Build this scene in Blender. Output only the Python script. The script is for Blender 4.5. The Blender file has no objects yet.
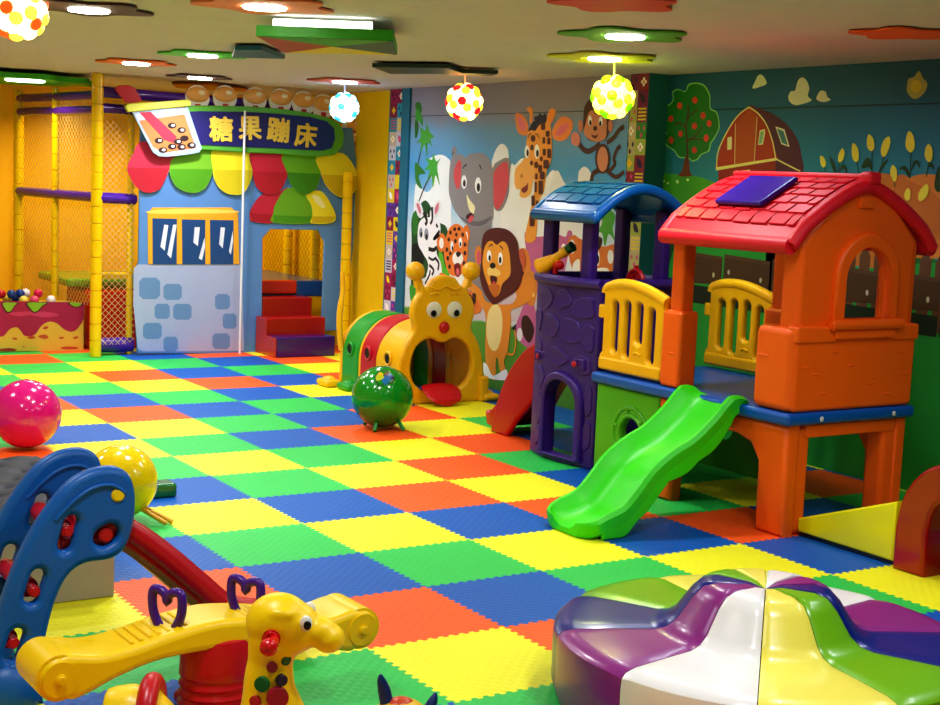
import bpy, bmesh, math, random
from mathutils import Vector, Matrix
random.seed(7)
PI = math.pi
SC = bpy.context.scene
COL = SC.collection
sin, cos = math.sin, math.cos

# ------------------------------------------------------------------ materials
def lin(h):
    if not isinstance(h, str): return tuple(h)
    v = [int(h[i:i+2], 16) / 255 for i in (0, 2, 4)]
    return tuple(c / 12.92 if c <= .04045 else ((c + .055) / 1.055) ** 2.4 for c in v)
MATS = {}
def mat(h, rough=.4, bump=0, scale=60, emit=0, coat=0, metal=0, kind='noise', vary=.06, alpha=1):
    key = (h, rough, bump, scale, emit, coat, metal, kind, vary)
    if key in MATS: return MATS[key]
    m = bpy.data.materials.new('mat_' + str(h)); m.use_nodes = True
    nt = m.node_tree; N = nt.nodes; L = nt.links
    b = N['Principled BSDF']
    c = lin(h)
    b.inputs['Roughness'].default_value = rough
    b.inputs['Metallic'].default_value = metal
    b.inputs['Coat Weight'].default_value = coat
    b.inputs['Coat Roughness'].default_value = .08
    tc = N.new('ShaderNodeTexCoord')
    nz = N.new('ShaderNodeTexNoise'); nz.inputs['Scale'].default_value = 5; nz.inputs['Detail'].default_value = 3
    L.new(tc.outputs['Object'], nz.inputs['Vector'])
    mx = N.new('ShaderNodeMix'); mx.data_type = 'RGBA'
    mx.inputs[6].default_value = (*[x * (1 - vary) for x in c], 1)
    mx.inputs[7].default_value = (*[min(1, x * (1 + vary)) for x in c], 1)
    L.new(nz.outputs['Fac'], mx.inputs[0]); L.new(mx.outputs[2], b.inputs['Base Color'])
    if emit:
        b.inputs['Emission Color'].default_value = (*c, 1); b.inputs['Emission Strength'].default_value = emit
    if bump:
        n2 = N.new('ShaderNodeTexNoise' if kind == 'noise' else 'ShaderNodeTexVoronoi')
        n2.inputs['Scale'].default_value = scale
        L.new(tc.outputs['Object'], n2.inputs['Vector'])
        bp = N.new('ShaderNodeBump'); bp.inputs['Strength'].default_value = bump; bp.inputs['Distance'].default_value = .004
        L.new(n2.outputs[0], bp.inputs['Height']); L.new(bp.outputs[0], b.inputs['Normal'])
    MATS[key] = m
    return m
def plastic(h, rough=.33): return mat(h, rough, .12, 220)
def vinyl(h): return mat(h, .22, .05, 40, coat=.3)
def paint(h): return mat(h, .6, 0, vary=.08)

# ------------------------------------------------------------------ mesh builder (world coordinates)
def temp_curve(splines, extrude, bevel, res=2):
    cu = bpy.data.curves.new('t', 'CURVE'); cu.dimensions = '2D'; cu.fill_mode = 'BOTH'
    for pts in splines:
        s = cu.splines.new('POLY'); s.points.add(len(pts) - 1)
        for p, q in zip(s.points, pts): p.co = (q[0], q[1], 0, 1)
        s.use_cyclic_u = True
    cu.extrude = max(extrude - bevel, 0); cu.bevel_depth = bevel; cu.bevel_resolution = res; cu.offset = -bevel
    return curve_mesh(cu)
def curve_mesh(cu):
    o = bpy.data.objects.new('t', cu); COL.objects.link(o)
    dg = bpy.context.evaluated_depsgraph_get(); dg.update()
    me = bpy.data.meshes.new_from_object(o.evaluated_get(dg))
    bpy.data.objects.remove(o); bpy.data.curves.remove(cu)
    return me
PLANES = {'Y': Matrix(((1,0,0,0),(0,0,-1,0),(0,1,0,0),(0,0,0,1))),     # local x->X, y->Z
          'X': Matrix(((0,0,1,0),(1,0,0,0),(0,1,0,0),(0,0,0,1))),      # local x->Y, y->Z
          'Z': Matrix.Identity(4)}
class MB:
    def __init__(s): s.bm = bmesh.new()
    def add(s, t, mi=0, M=None):
        if isinstance(t, bmesh.types.BMesh):
            me = bpy.data.meshes.new('t'); t.to_mesh(me); t.free()
        else: me = t
        if M is not None: me.transform(M)
        for p in me.polygons: p.material_index = mi
        s.bm.from_mesh(me); bpy.data.meshes.remove(me); return s
    def box(s, a, b, bev=.01, mi=0, M=None, seg=3):
        t = bmesh.new(); bmesh.ops.create_cube(t, size=1)
        c = [(p + q) / 2 for p, q in zip(a, b)]; d = [abs(q - p) for p, q in zip(a, b)]
        for v in t.verts: v.co = Vector((c[0] + v.co.x * d[0], c[1] + v.co.y * d[1], c[2] + v.co.z * d[2]))
        if bev: bmesh.ops.bevel(t, geom=t.edges[:], offset=min(bev, min(d) * .49), segments=seg, profile=.5, affect='EDGES')
        return s.add(t, mi, M)
    def cyl(s, p, q, r0, r1=None, mi=0, n=24, bev=0):
        p, q = Vector(p), Vector(q); r1 = r0 if r1 is None else r1
        t = bmesh.new(); bmesh.ops.create_cone(t, cap_ends=True, segments=n, radius1=r0, radius2=r1, depth=(q - p).length)
        if bev: bmesh.ops.bevel(t, geom=[e for e in t.edges if len(e.link_faces) == 2 and any(len(f.verts) > 4 for f in e.link_faces)], offset=bev, segments=3, affect='EDGES')
        M = Matrix.Translation((p + q) / 2) @ (q - p).to_track_quat('Z', 'Y').to_matrix().to_4x4()
        return s.add(t, mi, M)
    def sph(s, c, r, sc=(1, 1, 1), mi=0, n=24, R=None):
        t = bmesh.new(); bmesh.ops.create_uvsphere(t, u_segments=n, v_segments=n * 2 // 3, radius=r)
        M = Matrix.Translation(c) @ (R.to_4x4() if R else Matrix.Identity(4)) @ Matrix.Diagonal((*sc, 1))
        return s.add(t, mi, M)
    def tube(s, pts, r, mi=0, n=10, closed=False, smooth=0, flat=1, up=None):
        P = [Vector(p) for p in pts]
        if smooth: P = [Vector(p) for p in cr(P, smooth, closed)]
        m = len(P); rr = r if isinstance(r, (list, tuple)) else [r] * m
        if len(rr) != m: rr = [rr[min(len(rr) - 1, int(i * (len(rr) - 1) / (m - 1)))] + (rr[min(len(rr) - 1, int(i * (len(rr) - 1) / (m - 1)) + 1)] - rr[min(len(rr) - 1, int(i * (len(rr) - 1) / (m - 1)))]) * ((i * (len(rr) - 1) / (m - 1)) % 1) for i in range(m)]
        t = bmesh.new(); rings = []; U = Vector(up) if up else None
        for i, p in enumerate(P):
            a = P[(i - 1) % m] if closed or i else p; b = P[(i + 1) % m] if closed or i < m - 1 else p
            d = (b - a).normalized()
            if U is None: U = Vector((0, 0, 1)) if abs(d.z) < .9 else Vector((1, 0, 0))
            x = d.cross(U).normalized(); y = x.cross(d).normalized()
            if not up: U = y
            rings.append([t.verts.new(p + rr[i] * (x * cos(2 * PI * k / n) + y * flat * sin(2 * PI * k / n))) for k in range(n)])
        for i in range(m if closed else m - 1):
            A, B = rings[i], rings[(i + 1) % m]
            for k in range(n): t.faces.new((A[k], A[(k + 1) % n], B[(k + 1) % n], B[k]))
        if not closed: t.faces.new(rings[0][::-1]); t.faces.new(rings[-1])
        bmesh.ops.recalc_face_normals(t, faces=t.faces)
        return s.add(t, mi)
    def plate(s, plane, pos, outs, th, bev=.008, mi=0, M=None):
        me = temp_curve(outs, th / 2, bev)
        T = {'Y': (0, pos, 0), 'X': (pos, 0, 0), 'Z': (0, 0, pos)}[plane]
        return s.add(me, mi, (M or Matrix.Identity(4)) @ Matrix.Translation(T) @ PLANES[plane])
    def loft(s, rings, mi=0, cap=True, closed=False):
        t = bmesh.new(); R = [[t.verts.new(p) for p in r] for r in rings]; n = len(R[0])
        for i in range(len(R) - 1):
            for k in range(n if closed else n - 1): t.faces.new((R[i][k], R[i][(k + 1) % n], R[i + 1][(k + 1) % n], R[i + 1][k]))
        if cap and closed: t.faces.new(R[0][::-1]); t.faces.new(R[-1])
        bmesh.ops.recalc_face_normals(t, faces=t.faces)
        return s.add(t, mi)
    def torus(s, c, R, r, axis='Z', mi=0, n=32, a0=0, a1=2 * PI, sx=1):
        full = abs(a1 - a0 - 2 * PI) < 1e-6
        P = []
        for k in range(n if full else n + 1):
            a = a0 + (a1 - a0) * k / n; u, v = R * cos(a) * sx, R * sin(a)
            P.append(Vector(c) + {'Z': Vector((u, v, 0)), 'Y': Vector((u, 0, v)), 'X': Vector((0, u, v))}[axis])
        return s.tube(P, r, mi, 10, closed=full, up={'Z': (0, 0, 1), 'Y': (0, 1, 0), 'X': (1, 0, 0)}[axis])
def cr(P, n=4, closed=True):
    P = [Vector(p) for p in P]; m = len(P); out = []
    for i in range(m if closed else m - 1):
        g = (lambda k: P[k % m]) if closed else (lambda k: P[max(0, min(m - 1, k))])
        a, b, c, d = g(i - 1), g(i), g(i + 1), g(i + 2)
        for k in range(n):
            t = k / n
            out.append(.5 * (2 * b + (c - a) * t + (2 * a - 5 * b + 4 * c - d) * t * t + (3 * b - a - 3 * c + d) * t ** 3))
    if not closed: out.append(P[-1])
    return out
def circ(cx, cy, r, n=28, ry=None, a0=0, a1=2 * PI, rot=0):
    ry = r if ry is None else ry; full = abs(a1 - a0 - 2 * PI) < 1e-6; m = n if full else n + 1
    return [(cx + r * cos(a0 + (a1 - a0) * k / n + rot), cy + ry * sin(a0 + (a1 - a0) * k / n + rot)) for k in range(m)]
def rect(x0, y0, x1, y1): return [(x0, y0), (x1, y0), (x1, y1), (x0, y1)]
def rrect(x0, y0, x1, y1, r, n=5):
    o = []
    for cx, cy, a in ((x1 - r, y1 - r, 0), (x0 + r, y1 - r, PI / 2), (x0 + r, y0 + r, PI), (x1 - r, y0 + r, 1.5 * PI)):
        o += [(cx + r * cos(a + PI / 2 * k / n), cy + r * sin(a + PI / 2 * k / n)) for k in range(n + 1)]
    return o
def arch(x0, x1, z0, z1, n=14):   # upright opening with a round head reaching z1
    r = (x1 - x0) / 2; c = (x0 + x1) / 2
    h = min(r, z1 - z0)
    return [(x0, z0), (x1, z0)] + [(c + r * cos(PI * k / n), z1 - h + h * sin(PI * k / n)) for k in range(n + 1)]

# ------------------------------------------------------------------ objects
BASE = {}
def thing(name, label, cat, loc, group=None):
    o = bpy.data.objects.new(name, None); COL.objects.link(o)
    o.empty_display_size = .1; o.location = loc; o['label'] = label; o['category'] = cat
    if group: o['group'] = group
    BASE[o.name] = Vector(loc); return o
def obj(name, mb, mats, parent=None, loc=None, smooth=38):
    if isinstance(mb, MB):
        bmesh.ops.remove_doubles(mb.bm, verts=mb.bm.verts, dist=1e-6) if False else None
        me = bpy.data.meshes.new(name); mb.bm.to_mesh(me); mb.bm.free()
    else: me = mb
    base = BASE[parent.name] if parent is not None else Vector(loc or (0, 0, 0))
    me.transform(Matrix.Translation(-base))
    if not isinstance(mats, (list, tuple)): mats = [mats]
    for m in mats: me.materials.append(m)
    if smooth:
        for p in me.polygons: p.use_smooth = True
        me.set_sharp_from_angle(angle=math.radians(smooth))
    o = bpy.data.objects.new(name, me); COL.objects.link(o)
    if smooth:
        wn_ = o.modifiers.new('weighted', 'WEIGHTED_NORMAL'); wn_.keep_sharp = True; wn_.weight = 60
    if parent is not None: o.parent = parent
    else: o.location = base
    BASE[o.name] = base
    return o
def tag(o, label, cat, group=None):
    o['label'] = label; o['category'] = cat
    if group: o['group'] = group
    return o
def struct(o): o['kind'] = 'structure'; return o
def copy_tree(o, parent=None):
    c = o.copy(); COL.objects.link(c); c.parent = parent
    BASE[c.name] = BASE[o.name]
    for ch in [x for x in o.children] : copy_tree(ch, c)
    return c
KIDS = {}

# flat artwork painted on a plane: text rows "s|p colour pts", "e colour c a b", "l colour w pts"
def art(name, parent, plane, pos, txt, sign=-1, step=.0006, off=.002, rough=.6, extra=None):
    step = min(step, .0006) * .3; off = off * .25
    bm = bmesh.new(); cols = []; k = 0
    def P(u, v, d): return Vector((pos + sign * d, u, v)) if plane == 'X' else Vector((u, pos + sign * d, v))
    def ci(c):
        if c not in cols: cols.append(c)
        return cols.index(c)
    for row in txt.strip().split('\n'):
        w = row.split()
        if not w: continue
        k += 1; d = off + k * step; op, c = w[0], ci(w[1])
        if op == 'l':
            wd = float(w[2]); pts = [Vector(map(float, q.split(','))) for q in w[3:]]
            if len(pts) > 2: pts = cr(pts, 4, False)
            L, R = [], []
            for i, p in enumerate(pts):
                t = (pts[min(i + 1, len(pts) - 1)] - pts[max(i - 1, 0)]).normalized(); n = Vector((-t.y, t.x)) * wd / 2
                L.append(bm.verts.new(P(*(p + n), d))); R.append(bm.verts.new(P(*(p - n), d)))
            for i in range(len(pts) - 1): bm.faces.new((L[i], L[i + 1], R[i + 1], R[i])).material_index = c
            continue
        pts = [Vector(map(float, q.split(','))) for q in w[2:]]
        if op == 'e':
            o, a, b = pts; pts = [o + a * cos(2 * PI * i / 18) + b * sin(2 * PI * i / 18) for i in range(18)]
        elif op == 's': pts = cr(pts, 4)
        f = bm.faces.new([bm.verts.new(P(q[0], q[1], d)) for q in pts]); f.material_index = c
    bm.normal_update()
    bmesh.ops.triangulate(bm, faces=bm.faces[:], ngon_method='EAR_CLIP')
    bm.normal_update()
    want = Vector((sign, 0, 0)) if plane == 'X' else Vector((0, sign, 0))
    for f in bm.faces:
        if f.normal.dot(want) < 0: f.normal_flip()
    me = bpy.data.meshes.new(name); bm.to_mesh(me); bm.free()
    return obj(name, me, [mat(c, rough, vary=.05) for c in cols], parent, smooth=0)

# ------------------------------------------------------------------ camera
cam = bpy.data.cameras.new('camera'); cam.lens = 54.51; cam.sensor_width = 36; cam.clip_start = .05
co = bpy.data.objects.new('camera', cam); COL.objects.link(co); SC.camera = co
r_, u_, f_ = (Vector(v) for v in ((.844715, -.533655, .040865), (.030160, .123694, .991862), (.534367, .836608, -.120581)))
R3 = Matrix((r_, u_, -f_)).transposed()
co.matrix_world = Matrix.Translation((-4.24345, -8.03644, 1.72417)) @ R3.to_4x4()

# ------------------------------------------------------------------ room shell
XM, XF, ZC, YB = 2.25, 2.44, 2.52, 6.6
def grad_mat(name, stops, axis, lo, hi, rough=.6):
    m = bpy.data.materials.new(name); m.use_nodes = True; N = m.node_tree.nodes; L = m.node_tree.links
    b = N['Principled BSDF']; b.inputs['Roughness'].default_value = rough
    tc = N.new('ShaderNodeTexCoord'); sp = N.new('ShaderNodeSeparateXYZ'); mr = N.new('ShaderNodeMapRange'); rp = N.new('ShaderNodeValToRGB')
    L.new(tc.outputs['Object'], sp.inputs[0]); L.new(sp.outputs[axis], mr.inputs[0])
    mr.inputs[1].default_value = lo; mr.inputs[2].default_value = hi
    nz = N.new('ShaderNodeTexNoise'); nz.inputs['Scale'].default_value = 3
    L.new(tc.outputs['Object'], nz.inputs['Vector'])
    ad = N.new('ShaderNodeMath'); ad.operation = 'MULTIPLY_ADD'; ad.inputs[1].default_value = .06
    L.new(nz.outputs['Fac'], ad.inputs[0]); L.new(mr.outputs[0], ad.inputs[2])
    L.new(ad.outputs[0], rp.inputs[0]); L.new(rp.outputs[0], b.inputs['Base Color'])
    e = rp.color_ramp.elements
    e[0].position, e[0].color = stops[0][0], (*lin(stops[0][1]), 1); e[1].position, e[1].color = stops[-1][0], (*lin(stops[-1][1]), 1)
    for p, c in stops[1:-1]:
        q = e.new(p); q.color = (*lin(c), 1)
    return m
struct(obj('ceiling', MB().box((-5.2, -9.4, ZC), (XF + .12, YB + .1, ZC + .1), 0), mat('cfc4cc', .9, .1, 90)))
struct(obj('wall_right', MB().box((XF, -9.3, 0), (XF + .12, -.07, ZC), 0).box((XM, -.07, 0), (XF + .12, 3.69, ZC), 0).box((XM + .1, 3.69, 0), (XF + .12, YB, ZC), 0), mat('22737f', .7)))
struct(obj('wall_back', MB().box((-5.2, YB, 0), (XF + .12, YB + .12, ZC), 0), mat('ffc010', .7)))
struct(obj('wall_left', MB().box((-5.2, -9.3, 0), (-5.08, YB, ZC), 0), mat('f0d98a', .8)))
struct(obj('wall_front', MB().box((-5.2, -9.4, 0), (XF + .12, -9.28, ZC), 0), mat('e8dcc0', .8)))

# interlocking foam mats: every tile with its own colour and toothed outline, laid as one floor
CO = {'g': '2fc455', 'y': 'f2f02c', 'b': '035cb2', 'o': 'f5601e'}
TM = {-8: {-3: 'o', -2: 'o', -1: 'g', 0: 'b', 1: 'o', 2: 'y', 3: 'o'}, -7: {-3: 'y', -2: 'g', -1: 'y', 0: 'g', 1: 'b', 2: 'o', 3: 'y'},
      -6: {-3: 'g', -2: 'y', -1: 'o', 0: 'b', 1: 'g', 2: 'y', 3: 'o'}, -5: {-3: 'b', -2: 'g', -1: 'y', 0: 'o', 1: 'b', 2: 'o', 3: 'y'},
      -4: {-3: 'o', -2: 'b', -1: 'g', 0: 'b', 1: 'y', 2: 'b', 3: 'g'}, -3: {-3: 'y', -2: 'o', -1: 'b', 0: 'g', 1: 'b', 2: 'y', 3: 'b'},
      -2: {-4: 'g', -3: 'b', -2: 'y', -1: 'g', 0: 'b', 1: 'o', 2: 'y', 3: 'b'}, -1: {-4: 'o', -3: 'y', -2: 'g', -1: 'b', 0: 'o', 1: 'y', 2: 'g', 3: 'b'},
      0: {-4: 'y', -3: 'g', -2: 'y', -1: 'g', 0: 'y', 1: 'o', 2: 'b', 3: 'y'}, 1: {-4: 'y', -3: 'b', -2: 'g', -1: 'y', 0: 'o', 1: 'g', 2: 'b', 3: 'g'},
      2: {-4: 'g', -3: 'y', -2: 'b', -1: 'o', 0: 'y', 1: 'b', 2: 'g', 3: 'b'}, 3: {-5: 'b', -4: 'b', -3: 'g', -2: 'y', -1: 'b', 0: 'o', 1: 'g', 2: 'y', 3: 'o'},
      4: {-5: 'y', -4: 'o', -3: 'b', -2: 'g', -1: 'y', 0: 'b', 1: 'o', 2: 'b', 3: 'g'}, 5: {-5: 'g', -4: 'y', -3: 'o', -2: 'b', -1: 'g', 0: 'y', 1: 'b', 2: 'o', 3: 'y'},
      6: {-5: 'b', -4: 'g', -3: 'y', -2: 'o', -1: 'b', 0: 'g', 1: 'y', 2: 'g'}, 7: {-5: 'y', -4: 'b', -3: 'g', -2: 'y'}}
def edge(x0, y0, x1, y1, n=13, amp=.0075):
    pts = []; dx, dy = (x1 - x0) / n, (y1 - y0) / n; nx, ny = -dy * n / .6, dx * n / .6
    for k in range(n):
        for t, s in ((.06, -1), (.0, 0), (.44, -1), (.56, 1), (.94, 1)):
            if s == 0: continue
            ww = .03 if s > 0 else -.03
            pts.append((x0 + dx * (k + t) + nx * amp * s, y0 + dy * (k + t) + ny * amp * s))
    pts[0] = (x0, y0)
    return pts
bm = bmesh.new(); keys = 'gybo'
hc, vc = {}, {}
for i in range(-11, 16):
    for j in range(-9, 5):
        hc[i, j] = edge(.6 * j, -.6 * i, .6 * j + .6, -.6 * i); vc[i, j] = edge(.6 * j, -.6 * i, .6 * j, -.6 * i - .6)
rnd = random.Random(3)
for i in range(-11, 15):
    for j in range(-9, 5):
        if (i, j + 1) not in vc and j < 4: continue
        rt = vc.get((i, j + 1)) or [(.6 * j + .6, -.6 * i)]
        pts = hc[i, j] + rt + [(.6 * j + .6, -.6 * i - .6)] + hc[i + 1, j][:0:-1] + [(.6 * j, -.6 * i - .6)] + vc[i, j][:0:-1]
        pts = [(min(x, XF - .001), max(min(y, YB - .001), -9.27)) for x, y in pts]
        c = TM.get(i, {}).get(j)
        if c is None:
            nb = {TM.get(a, {}).get(b) for a, b in ((i - 1, j), (i + 1, j), (i, j - 1), (i, j + 1))}
            c = rnd.choice([q for q in keys if q not in nb] or list(keys)); TM.setdefault(i, {})[j] = c
        f = bm.faces.new([bm.verts.new((x, y, 0)) for x, y in pts]); f.material_index = keys.index(c)
        if f.calc_area() and f.normal.z < 0: f.normal_flip()
bmesh.ops.triangulate(bm, faces=bm.faces[:])
for f in bm.faces:
    if f.normal.z < 0: f.normal_flip()
me = bpy.data.meshes.new('floor'); bm.to_mesh(me); bm.free()
def foam(h):
    m = mat(h, .5, 0, vary=.04).copy(); N = m.node_tree.nodes; L = m.node_tree.links; b = N['Principled BSDF']
    b.inputs['Specular IOR Level'].default_value = .35
    tc = N.new('ShaderNodeTexCoord')
    w1 = N.new('ShaderNodeTexWave'); w1.inputs['Scale'].default_value = 12; w1.bands_direction = 'DIAGONAL'
    mp = N.new('ShaderNodeMapping'); mp.inputs['Rotation'].default_value = (0, 0, PI / 2)
    w2 = N.new('ShaderNodeTexWave'); w2.inputs['Scale'].default_value = 12; w2.bands_direction = 'DIAGONAL'
    L.new(tc.outputs['Object'], w1.inputs['Vector']); L.new(tc.outputs['Object'], mp.inputs['Vector']); L.new(mp.outputs[0], w2.inputs['Vector'])
    mu = N.new('ShaderNodeMath'); mu.operation = 'MULTIPLY'; L.new(w1.outputs['Fac'], mu.inputs[0]); L.new(w2.outputs['Fac'], mu.inputs[1])
    bp = N.new('ShaderNodeBump'); bp.inputs['Strength'].default_value = .5; bp.inputs['Distance'].default_value = .003
    L.new(mu.outputs[0], bp.inputs['Height']); L.new(bp.outputs[0], b.inputs['Normal'])
    return m
fl = obj('floor', me, [foam(CO[k]) for k in keys], smooth=0); struct(fl)

# ------------------------------------------------------------------ wall murals
jm = thing('jungle_mural', 'cartoon jungle animals mural on the wall behind the caterpillar tunnel', 'mural', (XM, 1.6, 0))
obj('sky_backdrop', MB().box((XM - .006, .13, 0), (XM - .0005, 3.27, ZC), 0),
    grad_mat('jungle_sky', [(0, '4d8a2a'), (.24, '5c9a30'), (.25, 'cfd8dc'), (.5, 'dfe8ee'), (.62, '9fcbe6'), (.74, '4f9fd4'), (.88, '6f9cc4'), (.93, '8b8ea6'), (1, '8c869c')], 2, 0, ZC), jm)
jo = XM - .006
art('seam_line', jm, 'X', jo, """p 4a5a68 .13,2.264 3.27,2.264 3.27,2.272 .13,2.272""")
art('clouds', jm, 'X', jo, """s eef3f5 2.841,1.913 2.726,1.929 2.609,1.900 2.547,1.828 2.520,1.462 2.554,1.166 3.083,1.134 3.151,1.652 2.965,1.596 2.851,1.659 2.926,1.867
s e9eef0 1.899,1.809 1.894,1.907 1.837,1.991 1.764,2.025 1.686,1.991 1.654,1.909 1.633,1.800 1.687,1.689 1.622,1.498 1.453,1.231 1.801,1.211
s f2f4f4 1.696,1.799 1.597,1.814 1.505,1.883 1.408,1.871 1.284,1.806 1.238,1.244 1.700,1.217
s f2f4f4 1.629,1.799 1.559,1.855 1.442,1.911 1.314,1.805 1.146,1.755 1.037,1.823 .943,1.772 .870,1.696 .796,1.607 .758,1.141 1.647,1.080
s e6e9e9 .701,1.764 .684,1.829 .622,1.855 .556,1.818 .505,1.718 .480,1.415 .692,1.405
s cfc3c8 2.140,.867 2.066,.893 1.216,.962 1.191,.656 2.116,.560
s e8eaea 1.072,1.625 .986,1.824 .843,1.710 .648,1.715 .458,1.720 .420,1.267 1.039,1.229""", off=.001)
art('palm_trees', jm, 'X', jo, """l 3a2a1a 0.0151 3.044,2.062 3.105,1.865 3.155,1.713
l 3a2a1a 0.0179 2.832,1.794 2.970,1.656 3.079,1.501
s 2f7a2c 3.203,2.380 3.113,2.386 3.078,2.317 3.135,2.273 3.168,2.304
s 3f9a34 3.185,2.334 3.075,2.272 3.053,2.182 3.132,2.228 3.173,2.168
s 2a6e2a 3.193,2.229 3.130,2.198 3.138,2.107 3.182,2.077
s 4aa03a 3.097,2.167 3.005,2.137 2.979,2.196 2.930,2.129 2.853,2.084 2.910,2.062 2.877,2.002 2.953,2.032 2.959,1.912 3.011,2.017 3.081,1.941 3.072,2.032 3.148,2.032 3.076,2.084
s 4aa83c 2.987,1.897 2.868,1.883 2.858,1.943 2.794,1.869 2.724,1.899 2.776,1.825 2.720,1.663 2.799,1.750 2.835,1.637 2.873,1.748 2.942,1.687 2.905,1.793 2.995,1.791 2.924,1.845
s 357f2c 3.165,1.849 3.072,1.820 2.977,1.762 3.097,1.744 3.027,1.624 3.138,1.682
s 1f5226 3.190,1.348 3.105,1.443 2.960,1.524 2.851,1.453 2.920,1.390 2.710,1.339 2.578,1.301 2.525,1.156 2.509,.950 2.969,.824 3.143,.686 3.176,1.148
s 2f7a2a 3.177,1.379 3.103,1.413 3.060,1.246 3.150,1.211
s 0a1410 3.158,1.118 2.990,1.113 2.949,.963 3.132,.965
s 3c9a2e 3.178,.745 3.053,.725 3.077,.630 3.153,.607
s 5ab52a 2.691,1.071 2.632,1.068 2.567,.960 2.448,.895 2.531,.859 2.649,.909""", off=.006)
art('elephant', jm, 'X', jo, """p 8a8688 2.250,1.372 1.867,1.390 1.862,.995 1.763,.720 2.210,.678 2.251,1.039
s 8c898c 1.881,1.830 1.778,1.891 1.680,1.912 1.622,1.875 1.629,1.745 1.632,1.621 1.698,1.509 1.771,1.475 1.837,1.503 1.885,1.628
s d4545c 1.857,1.796 1.751,1.867 1.671,1.868 1.640,1.731 1.691,1.578 1.772,1.492 1.838,1.517 1.890,1.684
s 918e92 2.552,1.886 2.521,1.923 2.549,1.959 2.504,2.003 2.463,1.974 2.470,1.916 2.430,1.942 2.355,1.924 2.317,1.903 2.265,1.935 2.172,1.944 2.066,1.948 1.981,1.923 1.917,1.865 1.878,1.796 1.860,1.628 1.840,1.447 1.866,1.383 1.967,1.343 2.125,1.326 2.275,1.349 2.390,1.409 2.469,1.464 2.525,1.536 2.566,1.622 2.567,1.784
s 6d6a70 1.857,1.432 1.968,1.357 2.125,1.335 2.276,1.364 2.376,1.410 2.237,1.380 2.049,1.381
s d4545c 2.452,1.858 2.407,1.885 2.376,1.845 2.382,1.671 2.427,1.638 2.476,1.698 2.493,1.785
e ffffff 2.321,1.701 -.044,.001 -.004,-.058
e 1a1a1a 2.315,1.690 -.022,.001 -.002,-.029
e ffffff 2.096,1.678 -.050,.001 -.005,-.068
e 1a1a1a 2.089,1.661 -.026,.001 -.003,-.037
l 1a1a1a 0.0130 2.346,1.813 2.321,1.837 2.286,1.846
l 1a1a1a 0.0128 2.090,1.849 2.068,1.832 2.056,1.809
s f2edbc 2.269,1.596 2.217,1.553 2.138,1.506 2.130,1.471 2.159,1.431 2.231,1.488
s 4a1018 2.271,1.407 2.188,1.447 2.137,1.413 2.196,1.375
s d85868 2.237,1.380 2.173,1.426 2.144,1.398 2.194,1.360
l 333333 0.0117 2.507,1.959 2.526,1.923""", off=.009)
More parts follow.
